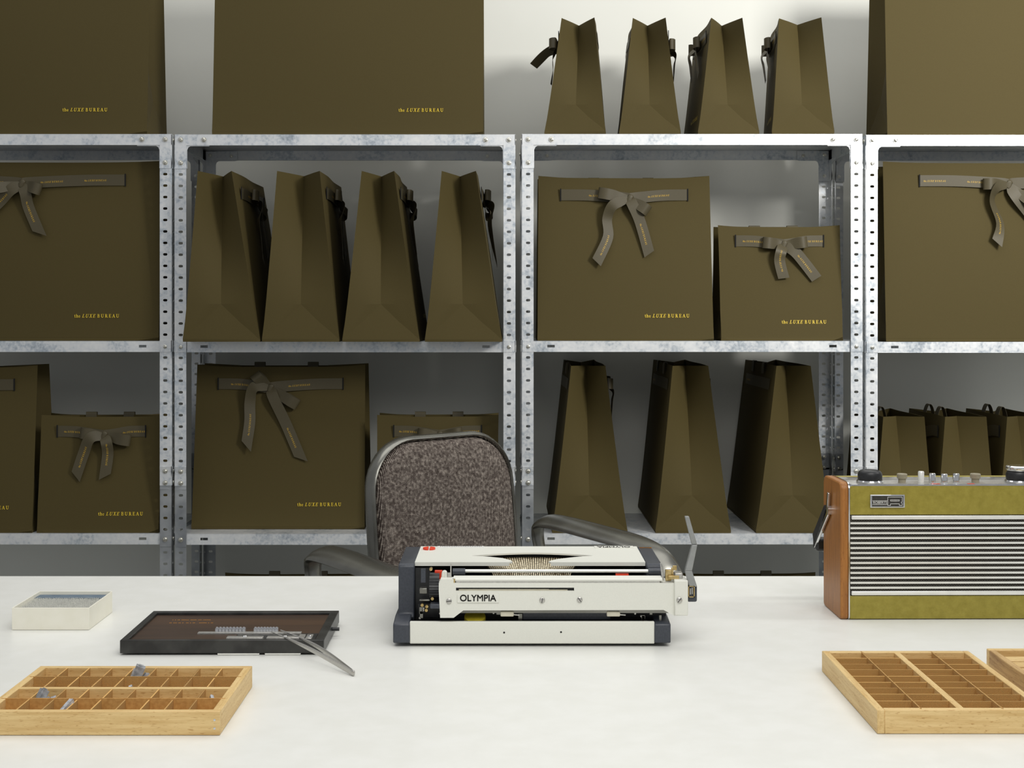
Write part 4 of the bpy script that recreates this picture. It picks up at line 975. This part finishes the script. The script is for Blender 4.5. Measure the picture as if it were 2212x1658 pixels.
for x0_ in (.0035, .0505): 
    q = MB().box(x0_, x0_ + .0425, -b + .0068, -b + .0165, H_ - .003, H_ + .0012).build('clamp_bar', 'steel', ct, bevel=.0005)
    MB().lathe([(.0025, 0), (.0025, .0008), (.0015, .0016)], (x0_ + .021, -b + .0115, H_ + .0012), 12).build('screw', 'chrome', q)
for x0_ in (.0865, .0955):
    q = MB().box(x0_, x0_ + .0072, -b + .009, -b + .030, H_ - .003, H_ - .0002).build('end_plate', 'steel', ct, bevel=.0004)
MB().lathe([(.0026, 0), (.0026, .0008), (.0016, .0018)], (.0992, -b + .018, H_ - .0002), 12).build('screw', 'chrome', ct)
MB().cyl((a - .0005, .005, .0105), (a + .0085, .005, .0105), .0022, 12).build('side_peg', 'blk', ct, smooth=40)
MB().box(-.005, .0435, -b - .0003, -b + .003, .0003, .0019).box(.05, .0915, -b - .0003, -b + .003, .0003, .0019).build('under_gap_light', 'bar', ct)  # bright strips imitate the light showing through the gap under the tray
mk = MB(); rnd = random.Random(8)
for y, n_ in ((.038, 30), (.022, 34)):
    x = -.085
    for k in range(n_):
        if rnd.random() < .7: mk.box(x, x + .0009, y, y + .0018, H_ - .003, H_ - .00285)
        x += .0016
mk.build('engraved_marks', 'inkor', ct)
def tray_sort(x, k, grp, lab):
    m_ = MB().box(-.0017, .0017, -.0028, .0028, 0, .0062).box(-.0011, .0011, -.0016, .0016, .0062, .0073)
    o = m_.build('lead_type', 'lead'); o.location = ct.location + Vector((x, -b + .0445, H_ - .0028 + .0002)); tag(o, lab, 'printing type', grp)
ORD = ['first', 'second', 'third', 'fourth', 'fifth', 'sixth', 'seventh', 'eighth', 'last']
for k in range(9): tray_sort(-.0145 + k * .0040, k, 'left row of lead type on the black tray', ORD[k] + ' lead sort from the left in the left standing row on the black tray')
for k in range(8): tray_sort(.0315 + k * .0036, k, 'right row of lead type on the black tray', ORD[k if k < 7 else 8] + ' lead sort from the left in the right standing row on the black tray')

# ------------------------------------------------------------------ tweezers
tip = Vector((-.272, 1.597, .7700)); endp = Vector((-.1665, 1.473, .7535)); axis = endp - tip
tz_ = thing('tweezers', 'steel tweezers leaning from the black tray down to the table', 'tweezers', (endp.x, endp.y, endp.z))
perp = Vector((axis.y, -axis.x, 0)).normalized()
for s in (-1, 1):
    pts, aw = [], []
    prof_ = [(0, .0068, .0006), (.12, .0070, .0009), (.3, .0070, .0017), (.5, .0062, .0026), (.7, .0042, .0031), (.88, .0018, .0034), (1.0, .0006, .0032)]
    for t_0, off, wd in prof_:
        sp = 1 if s > 0 else -1
        p = tip + axis * t_0 - endp + perp * sp * off * .95; p.z += .004 * math.sin(math.pi * t_0); pts.append(p); aw.append(wd)
    C = catmull([tuple(p) for p in pts], 5); A = [v.x for v in catmull([(v, 0, 0) for v in aw], 5)]
    MB().sweep(C, (0, 0, 1), A, [.0006] * len(A), n=8).build('tine', 'steel', tz_, smooth=50)
MB().sweep([(-.0006, .0008, .0002), (.0012, -.0012, 0), (.002, -.002, -.0001)], (0, 0, 1), [.0036, .0034, .002], [.0018, .0016, .0008], n=12).build('joined_end', 'steel', tz_, smooth=50)
p = Vector((axis.x * -.55, axis.y * -.55, axis.z * -.55)) ; MB().cyl(p - perp * .002, p + perp * .002, .0009, 8).build('guide_pin', 'steel', tz_)
